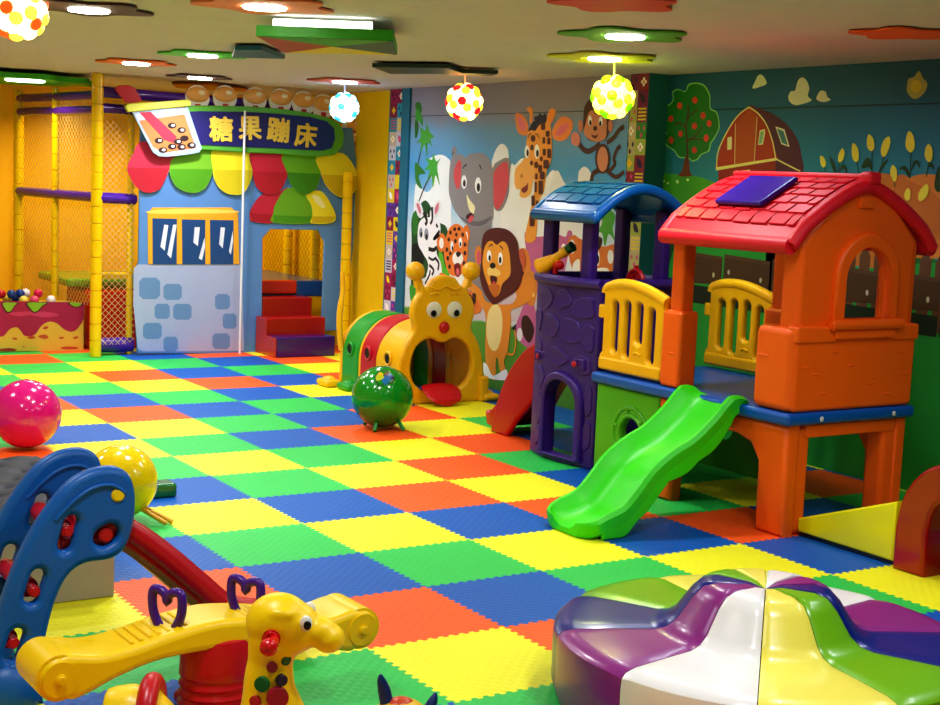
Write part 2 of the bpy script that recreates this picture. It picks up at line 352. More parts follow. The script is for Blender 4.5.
art('giraffe', jm, 'X', jo, """s e08848 1.582,2.265 1.474,2.248 1.397,2.180 1.404,2.097 1.500,2.097 1.558,2.147
s e0788a 1.550,2.235 1.471,2.214 1.426,2.160 1.440,2.129 1.504,2.143
s e88f48 1.066,2.117 1.011,2.188 .926,2.233 .813,2.202 .801,2.141 .857,2.071 .943,2.045 1.034,2.061
s e0788a 1.015,2.095 .964,2.156 .862,2.180 .867,2.142 .947,2.091
s f09a3c 1.425,2.298 1.379,2.313 1.339,2.283 1.341,2.192 1.374,2.193 1.379,2.257
s f09a3c 1.116,2.281 1.065,2.296 1.029,2.272 1.048,2.221 1.110,2.157 1.147,2.190
s efa43e 1.397,2.099 1.367,2.159 1.278,2.225 1.161,2.219 1.093,2.170 1.069,2.091 1.055,1.980 1.061,1.888 1.110,1.822 1.122,1.742 1.142,1.649 1.189,1.594 1.206,1.487 1.224,1.271 1.366,1.263 1.322,1.455 1.285,1.591 1.263,1.699 1.300,1.778 1.363,1.818 1.418,1.911
s f3b45c 1.400,1.922 1.475,1.870 1.547,1.821 1.553,1.712 1.515,1.665 1.465,1.660 1.472,1.615 1.412,1.595 1.324,1.627 1.301,1.698 1.279,1.806 1.321,1.885
s 8a2828 1.451,1.664 1.382,1.696 1.359,1.717 1.364,1.656 1.415,1.635
e c88a30 1.455,1.769 -.019,.000 -.002,-.019
s 2a2a3a 1.392,2.123 1.334,2.192 1.304,2.205 1.311,2.232 1.256,2.244 1.246,2.264 1.198,2.243 1.169,2.263 1.142,2.210 1.176,2.177 1.238,2.171 1.293,2.125 1.341,2.132
e ffffff 1.393,1.962 -.033,.000 -.004,-.051
e 1c1c1c 1.383,1.952 -.017,.000 -.002,-.027
e ffffff 1.256,1.963 -.035,.000 -.005,-.056
e 1c1c1c 1.246,1.950 -.019,.000 -.002,-.029
e 5c2c14 1.316,2.066 -.033,-.000 -.002,-.027
e 5c2c14 1.325,1.995 -.024,.000 -.002,-.024
p 5c2c14 1.206,2.184 1.169,2.184 1.158,2.178 1.155,2.137 1.164,2.131 1.201,2.131 1.212,2.137 1.216,2.178
p 5c2c14 1.137,2.124 1.103,2.124 1.094,2.119 1.091,2.084 1.100,2.078 1.133,2.078 1.143,2.084 1.146,2.119
p 5c2c14 1.180,2.074 1.156,2.074 1.149,2.071 1.146,2.029 1.152,2.026 1.176,2.026 1.183,2.029 1.186,2.071
p 5c2c14 1.114,2.072 1.088,2.072 1.080,2.067 1.077,2.023 1.084,2.019 1.110,2.019 1.118,2.023 1.121,2.067
p 5c2c14 1.167,1.986 1.141,1.986 1.133,1.982 1.129,1.938 1.136,1.933 1.163,1.933 1.171,1.937 1.174,1.982
p 5c2c14 1.106,1.986 1.074,1.986 1.064,1.981 1.059,1.920 1.068,1.914 1.100,1.914 1.109,1.919 1.114,1.981
e 5c2c14 1.187,1.907 -.021,.000 -.002,-.020
e 5c2c14 1.253,1.859 -.028,.000 -.002,-.027
e 5c2c14 1.320,1.874 -.021,.000 -.002,-.019
p 5c2c14 1.145,1.900 1.098,1.901 1.084,1.893 1.080,1.840 1.092,1.832 1.139,1.832 1.153,1.839 1.158,1.893
p 5c2c14 1.215,1.860 1.183,1.860 1.173,1.855 1.169,1.806 1.178,1.801 1.211,1.800 1.220,1.805 1.224,1.854
p 5c2c14 1.255,1.793 1.234,1.793 1.228,1.790 1.225,1.750 1.231,1.746 1.252,1.746 1.258,1.749 1.261,1.789
p 5c2c14 1.185,1.807 1.144,1.808 1.132,1.801 1.128,1.755 1.139,1.748 1.180,1.747 1.193,1.754 1.196,1.800
p 5c2c14 1.259,1.726 1.238,1.726 1.232,1.723 1.226,1.650 1.232,1.646 1.253,1.646 1.259,1.649 1.265,1.722
p 5c2c14 1.199,1.738 1.161,1.739 1.149,1.733 1.142,1.639 1.152,1.633 1.190,1.631 1.202,1.637 1.210,1.731
p 5c2c14 1.291,1.618 1.260,1.619 1.252,1.614 1.246,1.543 1.254,1.538 1.284,1.537 1.293,1.542 1.299,1.613
p 5c2c14 1.229,1.579 1.208,1.580 1.202,1.577 1.195,1.490 1.200,1.487 1.221,1.486 1.227,1.489 1.234,1.576
p 5c2c14 1.300,1.483 1.258,1.484 1.245,1.478 1.238,1.385 1.249,1.377 1.291,1.375 1.304,1.381 1.311,1.475
l 3a2020 0.0081 1.383,2.066 1.366,2.096 1.338,2.104
l 3a2020 0.0080 1.286,2.101 1.253,2.096 1.230,2.069""", off=.012)
art('monkey', jm, 'X', jo, """l 4e2a1c 0.0324 .333,1.822 .262,1.873 .276,1.922 .238,1.990 .204,2.008
l 4e2a1c 0.0324 .350,1.834 .286,1.798 .225,1.787 .148,1.825
l 4e2a1c 0.0401 .432,1.835 .513,1.806 .533,1.743
l 4e2a1c 0.0373 .367,2.033 .289,2.070 .230,2.125 .176,2.148
l 4e2a1c 0.0409 .719,2.032 .644,1.982 .569,1.972 .448,2.023
s 4a281a .668,2.273 .641,2.323 .601,2.353 .518,2.358 .392,2.330 .343,2.230 .344,2.119 .389,2.057 .491,2.039 .597,2.058 .656,2.121
e c98060 .699,2.157 -.030,-.000 -.004,-.048
e c98060 .333,2.154 -.028,-.000 -.004,-.047
s cf8a62 .633,2.184 .609,2.247 .563,2.274 .508,2.239 .448,2.269 .393,2.219 .375,2.126 .390,2.064 .491,2.039 .609,2.070 .653,2.115
e ffffff .584,2.196 -.023,-.000 -.003,-.038
e 1c1c1c .578,2.181 -.015,-.000 -.002,-.020
e ffffff .452,2.188 -.023,-.000 -.003,-.037
e 1c1c1c .455,2.173 -.014,-.000 -.002,-.020
e 3a1c18 .514,2.138 -.025,-.000 -.001,-.018
s 5a1818 .558,2.093 .509,2.085 .471,2.095 .497,2.068 .531,2.070
s d88878 .808,2.058 .804,2.097 .752,2.115 .715,2.094 .692,2.052 .717,2.009 .787,2.022
e 4e2a1c .406,1.916 -.090,.001 -.009,-.110
e d08a68 .404,1.913 -.065,.001 -.008,-.092""", off=.012)
art('zebra', jm, 'X', jo, """s e6e6e8 3.134,1.503 3.096,1.523 3.022,1.477 2.980,1.395 3.044,1.362 3.109,1.412
s d8788c 3.114,1.481 3.072,1.490 3.028,1.431 3.047,1.400
s e6e6e8 2.707,1.533 2.696,1.459 2.749,1.382 2.812,1.372 2.808,1.477
s d8788c 2.729,1.514 2.725,1.458 2.768,1.404 2.789,1.455
s f2f2f4 3.059,1.308 2.949,1.374 2.800,1.373 2.693,1.333 2.680,1.236 2.730,1.129 2.718,1.055 2.640,.970 2.651,.849 2.905,.768 2.864,.954 2.970,1.053 3.059,1.139
l 161616 0.0364 2.982,1.418 2.917,1.345 2.944,1.306
l 161616 0.0300 2.837,1.469 2.823,1.364 2.855,1.317
l 161616 0.0301 2.895,1.451 2.883,1.376
l 161616 0.0298 2.690,1.266 2.787,1.186 2.688,1.233
l 161616 0.0363 2.869,1.098 2.780,1.093 2.729,1.121
l 161616 0.0212 2.863,1.022 2.788,1.005 2.731,1.031
l 161616 0.0257 2.844,.955 2.767,.916 2.793,.868
l 161616 0.0255 2.745,1.023 2.684,.982 2.694,.921
l 161616 0.0213 2.906,.783 2.837,.865 2.825,.911
l 161616 0.0254 2.753,1.322 2.722,1.294
e 9aa0a8 3.011,1.234 -.030,.002 -.003,-.046
e 161616 3.003,1.216 -.018,.001 -.002,-.024
e 9aa0a8 2.914,1.224 -.036,.002 -.004,-.054
e 161616 2.906,1.201 -.021,.001 -.002,-.027""", off=.012)
art('leopard', jm, 'X', jo, """s f2f0ea 2.479,.922 2.257,.939 2.187,.741 2.463,.716
s e07a2a 2.676,.877 2.474,.864 2.405,.692 2.330,.816 2.135,.775 2.024,.727 1.989,.615 2.452,.568
e e07a2a 2.651,1.166 -.080,.005 -.006,-.083
e f4ece0 2.651,1.160 -.040,.002 -.004,-.048
e e07a2a 2.251,1.257 -.060,.003 -.006,-.081
e f4ece0 2.249,1.237 -.030,.002 -.004,-.046
s e67e2c 2.548,1.273 2.481,1.324 2.398,1.342 2.307,1.312 2.239,1.246 2.213,1.146 2.220,1.029 2.271,.938 2.350,.896 2.477,.896 2.562,.976 2.606,1.107
e ffffff 2.473,1.145 -.025,.002 -.003,-.044
e 1c1c1c 2.463,1.127 -.014,.001 -.002,-.021
e ffffff 2.336,1.185 -.027,.002 -.003,-.044
e 1c1c1c 2.335,1.170 -.014,.001 -.002,-.020
e f6f2ea 2.370,1.045 -.088,.006 -.005,-.061
s 7a1820 2.421,.986 2.339,1.006 2.312,.935 2.350,.885 2.405,.913
e d86a70 2.361,.931 -.028,.002 -.002,-.032
s 2a1a14 2.401,1.090 2.364,1.107 2.318,1.093 2.349,1.061 2.382,1.062
e 3a1c10 2.504,1.261 -.021,.001 -.001,-.018
e 3a1c10 2.436,1.294 -.025,.001 -.001,-.016
e 3a1c10 2.367,1.300 -.025,.001 -.001,-.016
e 3a1c10 2.405,1.248 -.021,.001 -.001,-.018
e 3a1c10 2.303,1.254 -.021,.001 -.001,-.018
e 3a1c10 2.528,1.200 -.021,.001 -.001,-.018
e 3a1c10 2.415,1.192 -.021,.001 -.001,-.020
e 3a1c10 2.261,1.172 -.020,.001 -.001,-.018
e 3a1c10 2.550,1.110 -.021,.001 -.001,-.020
e 3a1c10 2.530,1.037 -.021,.001 -.001,-.020
e 3a1c10 2.496,.966 -.021,.002 -.001,-.020
e 3a1c10 2.255,1.100 -.020,.001 -.001,-.020
e 3a1c10 2.262,1.012 -.020,.001 -.001,-.020
e 3a1c10 2.491,1.081 -.021,.001 -.001,-.016
e 3a1c10 2.159,.729 -.036,.003 -.002,-.031
e 3a1c10 2.090,.707 -.036,.003 -.002,-.031
e 3a1c10 2.080,.751 -.028,.003 -.002,-.023""", off=.015)
art('spotted_cub', jm, 'X', jo, """s e08a34 1.453,1.157 1.335,1.184 1.275,1.072 1.295,.897 1.338,.797 1.480,.842
s c86a74 1.461,1.137 1.366,1.153 1.359,1.066 1.433,1.042
s d98a30 1.358,.970 1.237,1.018 1.171,.908 1.199,.761 1.301,.771
e f3d58a 1.285,.898 -.024,.002 -.002,-.023
e f3d58a 1.222,.836 -.020,.002 -.002,-.021
e f3d58a 1.279,.831 -.017,.002 -.001,-.017
e 5a2410 1.388,.996 -.027,.002 -.002,-.019""", off=.008)
art('pink_hippo', jm, 'X', jo, """s c46a9c 1.379,1.290 1.329,1.342 1.239,1.328 1.201,1.296 .945,1.330 .827,1.317 .797,1.365 .741,1.355 .745,1.247 .781,1.167 .908,.881 1.291,.867 1.306,1.050
e ffffff .842,1.218 -.033,.002 -.004,-.047
e 1c1c1c .827,1.203 -.020,.001 -.002,-.027
s c46a9c 1.198,.752 1.334,.748 1.395,.655 1.455,.530 1.378,.441 1.169,.388 1.106,.434
s 3c1c18 1.359,.639 1.275,.657 1.183,.561 1.241,.447 1.350,.522
p 1a1a1a 1.441,.581 1.508,.534 1.435,.503
e e8e8e8 1.383,.499 -.041,.005 -.004,-.054""", off=.006)
art('tiger', jm, 'X', jo, """s 4fa038 .410,1.514 .321,1.555 .225,1.503 .247,1.409 .209,1.318 .289,1.369 .327,1.273 .366,1.365 .423,1.381 .373,1.450
s d87a34 .791,1.284 .713,1.337 .630,1.312 .358,1.271 .207,1.290 .193,1.132 .277,1.050 .524,1.011 .725,1.093
e f0e8e0 .732,1.248 -.036,.002 -.005,-.054
e e6e6e6 .254,1.202 -.036,.002 -.004,-.052
e ffffff .412,1.182 -.031,.002 -.005,-.061
e 1a1a1a .405,1.173 -.019,.001 -.003,-.034
s f2f0ec .711,1.113 .633,1.158 .623,1.042 .686,1.018
s f2f0ec .421,1.096 .283,1.116 .263,1.061 .397,1.002
s 3c1c18 .442,1.342 .363,1.327 .387,1.250 .451,1.265
s 58a52e .752,1.012 .158,1.078 .141,.874 .735,.818""", off=.006)
art('lion', jm, 'X', jo, """s e2902c 2.114,.776 2.213,.819 2.170,.864 1.984,.808 1.883,.716 1.541,.729 1.442,.807 1.318,.973 1.214,.943 1.237,.806 1.367,.735 1.519,.681 1.512,.583 1.545,.341 1.592,.256 1.537,.143 1.617,.122 1.683,.264 1.710,.240 1.706,.089 1.798,.097 1.862,.200 1.883,.381 1.891,.584 1.973,.677
s f2f2f2 1.899,.195 1.842,.193 1.744,.114 1.569,.189 1.531,.164 1.544,.102 1.853,.089
s f0dc94 1.772,.706 1.680,.685 1.635,.570 1.658,.408 1.724,.323 1.818,.348 1.871,.464 1.858,.627
l e2902c 0.0178 1.544,.322 1.456,.333 1.430,.435 1.455,.530
e dc8a34 2.044,1.093 -.058,.004 -.006,-.083
e d8606c 2.035,1.078 -.037,.002 -.004,-.057
e c8603c 1.407,1.100 -.067,.005 -.007,-.089
s 5a1c12 1.998,1.216 1.949,1.297 1.810,1.337 1.607,1.328 1.472,1.247 1.430,1.112 1.375,1.007 1.435,.864 1.633,.763 1.761,.706 1.834,.723 1.945,.806 2.013,.929 1.996,1.045
s eaa02e 1.957,1.155 1.904,1.215 1.840,1.226 1.769,1.199 1.700,1.231 1.636,1.223 1.590,1.171 1.556,1.062 1.554,.965 1.660,.887 1.692,.814 1.740,.775 1.806,.790 1.871,.855 1.943,.949 1.975,1.047
e ffffff 1.879,1.099 -.036,.002 -.004,-.048
e 1c1c1c 1.868,1.083 -.018,.001 -.002,-.025
e ffffff 1.706,1.089 -.035,.002 -.004,-.053
e 1c1c1c 1.708,1.077 -.020,.001 -.002,-.028
l 3a1810 0.0113 1.888,1.173 1.851,1.197 1.824,1.187
l 3a1810 0.0112 1.722,1.193 1.691,1.181 1.674,1.163
s f2cf70 1.891,.989 1.816,1.015 1.701,.982 1.716,.946 1.810,.945 1.882,.940
e 1a1210 1.816,1.024 -.043,.003 -.002,-.025
s 4a1010 1.843,.936 1.748,.933 1.749,.887 1.799,.861 1.832,.887
e c84850 1.787,.883 -.026,.002 -.001,-.014
s c8701e 1.863,.856 1.697,.870 1.740,.770 1.806,.787""", off=.017)

fm = thing('farm_mural', 'painted farm mural with barn, apple tree and corn on the right wall', 'mural', (XF, -4.5, 0))
obj('sky_backdrop', MB().box((XF - .006, -9.2, 0), (XF - .0005, -.075, ZC), 0),
    grad_mat('farm_sky', [(0, '0c6a2e'), (.36, '148a34'), (.46, '1d7a34'), (.53, '4ab0b0'), (.66, '2f93ac'), (.8, '1c7fa0'), (.9, '1a6b92'), (1, '175a80')], 2, 0, ZC), fm)
fo = XF - .006
art('seam_line', fm, 'X', fo, """p 0c3a4c -9.2,2.262 -.08,2.262 -.08,2.272 -9.2,2.272""")
art('hills', fm, 'X', fo, """s 4aa52c .041,1.824 -.093,1.823 -.273,1.819 -.450,1.807 -.623,1.770 -.811,1.728 -.979,1.647 -1.022,1.183 .009,1.104 .073,1.823
e d8f0a0 -.069,1.770 -.016,.000 -.001,-.011
e d8f0a0 -.119,1.756 -.016,.000 -.001,-.010
e d8f0a0 -.222,1.769 -.016,.000 -.001,-.013
e d8f0a0 -.332,1.784 -.014,.000 -.001,-.010
s c8742c -1.753,1.795 -1.956,1.848 -2.064,1.862 -2.172,1.852 -2.310,1.809 -2.353,1.369 -1.797,1.331
s d8843a -2.306,1.843 -2.392,1.862 -2.513,1.859 -2.782,1.842 -2.822,1.446 -2.155,1.403 -2.223,1.783
s c87030 -2.174,1.829 -2.309,1.818 -2.520,1.723 -2.542,1.496 -2.102,1.471
s 1f9a3c -.192,1.196 -.696,1.437 -1.275,1.383 -1.967,1.285 -2.702,1.373 -4.582,1.447 -4.793,-.495 -.382,-.947""", off=.001)
art('barn', fm, 'X', fo, """s 5c2440 -.902,2.282 -1.026,2.262 -1.166,2.215 -1.289,2.142 -1.371,2.060 -1.412,1.967 -1.428,1.850 -1.201,1.846 -1.184,1.941 -1.108,2.120
p 9a2a1e -.641,1.886 -1.184,1.941 -1.201,1.751 -.654,1.736
s b0381e -.903,2.273 -1.023,2.205 -1.109,2.108 -1.160,2.013 -1.185,1.929 -.920,1.902 -.633,1.867 -.635,1.948 -.675,2.061 -.752,2.172
p b85024 -.785,2.171 -.904,2.261 -.993,2.211 -.989,1.918 -.806,1.898
p e8d888 -.621,1.854 -.619,1.876 -1.195,1.946 -1.196,1.929
l e8d888 0.0113 -.625,1.861 -.627,1.973 -.674,2.067 -.752,2.172 -.827,2.238 -.906,2.277
l e8d888 0.0110 -.906,2.277 -.994,2.235 -1.078,2.162 -1.148,2.048 -1.185,1.941
l e8d888 0.0062 -.785,2.171 -.802,1.901
l e8d888 0.0061 -.989,2.211 -.989,1.918
l e8d888 0.0096 -1.192,1.937 -1.296,1.901 -1.414,1.862
p e8e0a8 -.715,2.076 -.751,2.085 -.761,2.073 -.764,1.999 -.721,1.994
p e8e0a8 -1.022,2.123 -1.069,2.132 -1.075,2.108 -1.061,2.031 -1.013,2.027
p 88b890 -1.029,2.113 -1.063,2.120 -1.050,2.039 -1.021,2.036
p e8e0c0 -1.164,2.149 -1.250,2.128 -1.306,2.015 -1.230,2.034
p 4a8088 -1.181,2.134 -1.242,2.117 -1.290,2.027 -1.236,2.041
p e8d888 -.796,1.849 -.958,1.866 -.953,1.851 -.797,1.836""", off=.006)
art('apple_tree', fm, 'X', fo, """s 8ccf7a -.112,2.399 -.170,2.419 -.251,2.401 -.276,2.445 -.343,2.458 -.421,2.448 -.471,2.420 -.514,2.362 -.525,2.281 -.589,2.254 -.618,2.198 -.627,2.136 -.587,2.073 -.553,2.036 -.538,1.985 -.465,1.960 -.429,1.928 -.373,1.912 -.322,1.933 -.223,1.938 -.169,1.983 -.075,2.022 -.050,2.075 -.067,2.114 -.040,2.140 -.060,2.192 -.055,2.244 -.051,2.296 -.099,2.321 -.122,2.353
s 1c7a26 -.123,2.396 -.177,2.412 -.252,2.395 -.287,2.438 -.344,2.450 -.412,2.440 -.462,2.414 -.505,2.356 -.518,2.274 -.580,2.248 -.609,2.198 -.616,2.136 -.577,2.080 -.543,2.042 -.525,1.990 -.455,1.966 -.419,1.934 -.372,1.921 -.322,1.941 -.233,1.945 -.175,1.990 -.085,2.029 -.060,2.075 -.079,2.114 -.052,2.140 -.072,2.192 -.065,2.244 -.061,2.290 -.110,2.316 -.133,2.349
s 7a3a24 -.292,1.946 -.325,1.946 -.350,1.843 -.372,1.812 -.235,1.809 -.270,1.855
l 5c3020 0.0168 -.317,1.907 -.305,2.036 -.279,2.151 -.295,2.240 -.289,2.304
l 5c3020 0.0103 -.288,2.138 -.222,2.177 -.162,2.175
l 5c3020 0.0103 -.297,2.215 -.352,2.252 -.398,2.270
l 5c3020 0.0103 -.311,2.061 -.395,2.093 -.447,2.156
l 5c3020 0.0077 -.311,2.061 -.407,2.067 -.475,2.061
e d8482c -.201,2.301 -.028,-.001 -.002,-.024
e d8482c -.360,2.336 -.029,-.001 -.002,-.024
e d8482c -.115,2.212 -.028,-.000 -.002,-.023
e d8482c -.454,2.228 -.027,-.000 -.002,-.024
e d8482c -.372,2.158 -.027,-.000 -.002,-.023
e d8482c -.523,2.174 -.026,-.000 -.002,-.023
e d8482c -.228,2.105 -.026,-.000 -.002,-.023
e d8482c -.132,2.060 -.026,-.000 -.002,-.025
e d8482c -.502,2.074 -.026,-.000 -.002,-.025
e d8482c -.387,1.992 -.027,.000 -.002,-.023""", off=.004)
art('cloud', fm, 'X', fo, """s e6e4c4 -.927,2.399 -.948,2.447 -.971,2.482 -1.005,2.485 -1.042,2.455 -1.054,2.425 -1.012,2.411""", off=.004)
art('cloud', fm, 'X', fo, """s e6e4c4 -1.262,2.342 -1.284,2.371 -1.317,2.375 -1.336,2.433 -1.374,2.455 -1.416,2.430 -1.441,2.383 -1.433,2.337 -1.468,2.308 -1.390,2.287 -1.325,2.282 -1.274,2.307""", off=.004)
art('cloud', fm, 'X', fo, """s e6e4c4 -1.512,2.311 -1.514,2.338 -1.540,2.366 -1.583,2.358 -1.599,2.327 -1.629,2.308 -1.572,2.295""", off=.004)
art('sun', fm, 'X', fo, """s b8b468 -2.225,2.374 -2.232,2.414 -2.271,2.424 -2.304,2.457 -2.337,2.416 -2.372,2.381 -2.359,2.336 -2.319,2.303 -2.276,2.298 -2.228,2.339
e d8c848 -2.291,2.370 -.038,-.001 -.004,-.037""", off=.004)
art('corn', fm, 'X', fo, """l 1c4a24 0.0062 -1.604,1.928 -1.635,1.854
l 1c4a24 0.0061 -1.747,1.942 -1.730,1.856
l 1c4a24 0.0060 -1.876,1.943 -1.909,1.847
l 1c4a24 0.0072 -1.996,2.004 -2.007,1.837
l 1c4a24 0.0071 -2.092,1.969 -2.059,1.838
l 1c4a24 0.0070 -2.292,1.993 -2.300,1.832
l 1c4a24 0.0069 -2.429,1.949 -2.419,1.846
l 1c4a24 0.0070 -2.181,1.829 -2.193,1.782
s 16401f -1.924,1.890 -1.947,1.944 -1.986,1.944 -2.016,1.849 -1.983,1.896
s 16401f -2.125,1.945 -2.085,1.886 -2.052,1.826 -2.075,1.910
s 16401f -2.213,1.888 -2.255,1.912 -2.297,1.866 -2.292,1.843 -2.251,1.883
s 16401f -2.303,1.878 -2.319,1.936 -2.356,1.936 -2.367,1.896 -2.335,1.925
s 16401f -2.419,1.880 -2.436,1.928 -2.461,1.920 -2.472,1.887 -2.437,1.909
s 16401f -1.654,1.965 -1.700,1.917 -1.722,1.856 -1.686,1.886
s 16401f -1.739,1.856 -1.766,1.911 -1.800,1.894 -1.812,1.857 -1.773,1.887
s 16401f -2.490,1.881 -2.509,1.904 -2.522,1.768 -2.485,1.790
s e6d84a -1.578,1.959 -1.608,1.953 -1.632,1.916 -1.615,1.888 -1.589,1.909
s e6d84a -1.758,2.009 -1.781,1.978 -1.764,1.930 -1.732,1.927 -1.732,1.972
s e6d84a -1.839,2.041 -1.885,2.009 -1.897,1.943 -1.869,1.928 -1.840,1.967
s e6d84a -1.964,2.093 -2.000,2.069 -2.015,2.016 -1.992,1.992 -1.959,2.015 -1.951,2.063
s e6d84a -2.122,2.080 -2.135,2.039 -2.114,1.975 -2.085,1.959 -2.066,1.998 -2.083,2.057
s e6d84a -2.270,2.111 -2.305,2.080 -2.319,2.016 -2.292,1.986 -2.254,2.016 -2.251,2.074
s e6d84a -2.420,2.037 -2.449,2.006 -2.452,1.949 -2.428,1.933 -2.399,1.965 -2.400,2.011
s e6d84a -2.163,1.911 -2.198,1.888 -2.204,1.830 -2.183,1.815 -2.152,1.864
s e6d84a -2.426,1.806 -2.446,1.778 -2.434,1.732 -2.400,1.707 -2.374,1.718 -2.380,1.764
s e6d84a -2.291,1.779 -2.314,1.762 -2.312,1.710 -2.278,1.715 -2.271,1.750""", off=.006)
art('shrub', fm, 'X', fo, """s 14482a -.005,1.415 -.267,1.570 -.488,1.475 -.657,1.312 -.528,1.025 -.050,.910""", off=.004)
art('shrub', fm, 'X', fo, """s 1c6a2c -.894,1.428 -1.032,1.501 -1.223,1.446 -1.373,1.293 -.961,1.230""", off=.004)
art('shrub', fm, 'X', fo, """s 1c6a2c -2.313,1.311 -2.412,1.435 -2.549,1.363 -2.702,1.373 -2.978,1.294 -2.328,1.152""", off=.004)
# the fence carries on along the wall: pointed pickets and two scuffed boards per bay
rows = []
y = -.35; k = 0
while y > -8.9:
    rows.append('p 6a4230 %.3f,.95 %.3f,.95 %.3f,1.36 %.3f,1.43 %.3f,1.36' % (y, y - .085, y - .085, y - .0425, y)); y -= .115
y = -.3
while y > -8.9:
    rows.append('p 50321f %.3f,1.06 %.3f,1.08 %.3f,1.27 %.3f,1.29' % (y, y - .44, y - .44, y)); rows.append('p 5c4030 %.3f,1.265 %.3f,1.245 %.3f,1.27 %.3f,1.29' % (y, y - .44, y - .44, y))
    rows.append('e c8c0b0 %.3f,1.17 .012,0 0,.018' % (y - .05)); rows.append('e c8c0b0 %.3f,1.14 .012,0 0,.018' % (y - .36))
    rows.append('p 0e2414 %.3f,.93 %.3f,.93 %.3f,1.05 %.3f,1.06' % (y, y - .44, y - .44, y)); y -= .46
art('fence_boards', fm, 'X', fo, '\n'.join(rows), step=.00005, off=.007)
art('cow', fm, 'X', fo, """s e8e6e0 -.661,.932 -.845,.902 -.940,.721 -.924,.569 -.725,.557 -.618,.719
e 20202a -.679,.726 -.050,.006 -.009,-.097
e 20202a -.794,.690 -.040,.005 -.004,-.041
s d87890 -.786,.669 -.917,.650 -.909,.526 -.797,.553""", off=.004)
art('sheep_muzzle', fm, 'X', fo, """s e6e0d0 -2.405,.607 -2.480,.594 -2.504,.503 -2.420,.448""", off=.004)
art('poppy', fm, 'X', fo, """s 6a1020 -2.364,.257 -2.434,.312 -2.541,.272 -2.521,.184 -2.403,.162
l 0a4a1a 0.0119 -2.446,.182 -2.479,.007""", off=.004)
art('pansy', fm, 'X', fo, """s 1a1444 -2.490,.932 -2.557,.922 -2.632,.954 -2.640,.874 -2.572,.843 -2.511,.870
e d8c898 -2.565,.906 -.021,.003 -.002,-.023""", off=.004)
art('poppy', fm, 'X', fo, """s 6a1020 -2.069,.235 -2.129,.271 -2.182,.218 -2.141,.149 -2.076,.162""", off=.004)

# patchwork borders beside the jungle mural
def patchwork(name, label, y0, n, cols, seed):
    t = thing(name, label, 'wallpaper', (XM, y0, 0)); q = random.Random(seed); rows = []; s = .13 if seed == 1 else .115
    pal = ['8a1a4a', '5c2488', 'c9c9dc', 'e0c820', '2a8fb0', 'a01c5c', '6a3aa0', 'c8b8a8'] if seed == 1 else ['8c1c34', 'b8b07c', '2f8a2a', '7a1450', 'a8b04c', '8c1c34', '7a2a50', 'c4b488']
    for c in range(n):
        z = ZC; k = 0
        while z > .02:
            a, b = y0 + c * s, y0 + (c + 1) * s; z0 = max(z - s, 0); col = pal[(k * 3 + c * 5 + q.randrange(2)) % 8]
            rows.append('p %s %.3f,%.3f %.3f,%.3f %.3f,%.3f %.3f,%.3f' % (col, a, z0, b, z0, b, z, a, z))
            m = (a + b) / 2; w = (z + z0) / 2; d = ['f4f4f0', '2a1440', 'e8d020', 'd05080'][(k + c) % 4]; kind = (k * 2 + c + q.randrange(2)) % 4
            if z0 > 0:
                if kind == 0:
                    rows += ['e %s %.3f,%.3f .034,0 0,.016' % (d, m, w), 'e %s %.3f,%.3f .016,0 0,.034' % (d, m, w), 'e e8a020 %.3f,%.3f .012,0 0,.012' % (m, w)]
                elif kind == 1:
                    rows += ['p %s %.3f,%.3f %.3f,%.3f %.3f,%.3f %.3f,%.3f' % (d, m - .045, w + e, m + .045, w + e, m + .045, w + e + .012, m - .045, w + e + .012) for e in (-.04, -.015, .01, .035)]
                elif kind == 2:
                    rows += ['e %s %.3f,%.3f .012,0 0,.018' % (d, m + e, w + g) for e, g in ((-.03, .02), (.03, .02), (0, -.03))]
                else: rows += ['s %s %.3f,%.3f %.3f,%.3f %.3f,%.3f %.3f,%.3f' % (d, m - .03, w - .03, m + .02, w - .02, m + .03, w + .035, m - .01, w + .02)]
            z -= s; k += 1
    art('patchwork_squares', t, 'X', XM, '\n'.join(rows), step=.00001, off=.003)
patchwork('patchwork_border', 'purple and yellow patchwork strip between yellow wall and jungle mural', 3.41, 2, None, 1)
patchwork('patchwork_border', 'dark red and green patchwork strip at the right edge of the jungle mural', -.07, 2, None, 2)
struct(obj('trim_1', MB().box((XM - .03, 3.27, 0), (XM, 3.41, ZC), .004), mat('1c6a86', .6)))
yw = struct(obj('wall_yellow_panel', MB().box((XM + .085, 3.69, 0), (XM + .1, YB, ZC), .003).box((XM + .083, 3.69, 2.26), (XM + .0855, 4.6, 2.268), 0), mat('f0c808', .5)))
yw.name = 'wall_side'

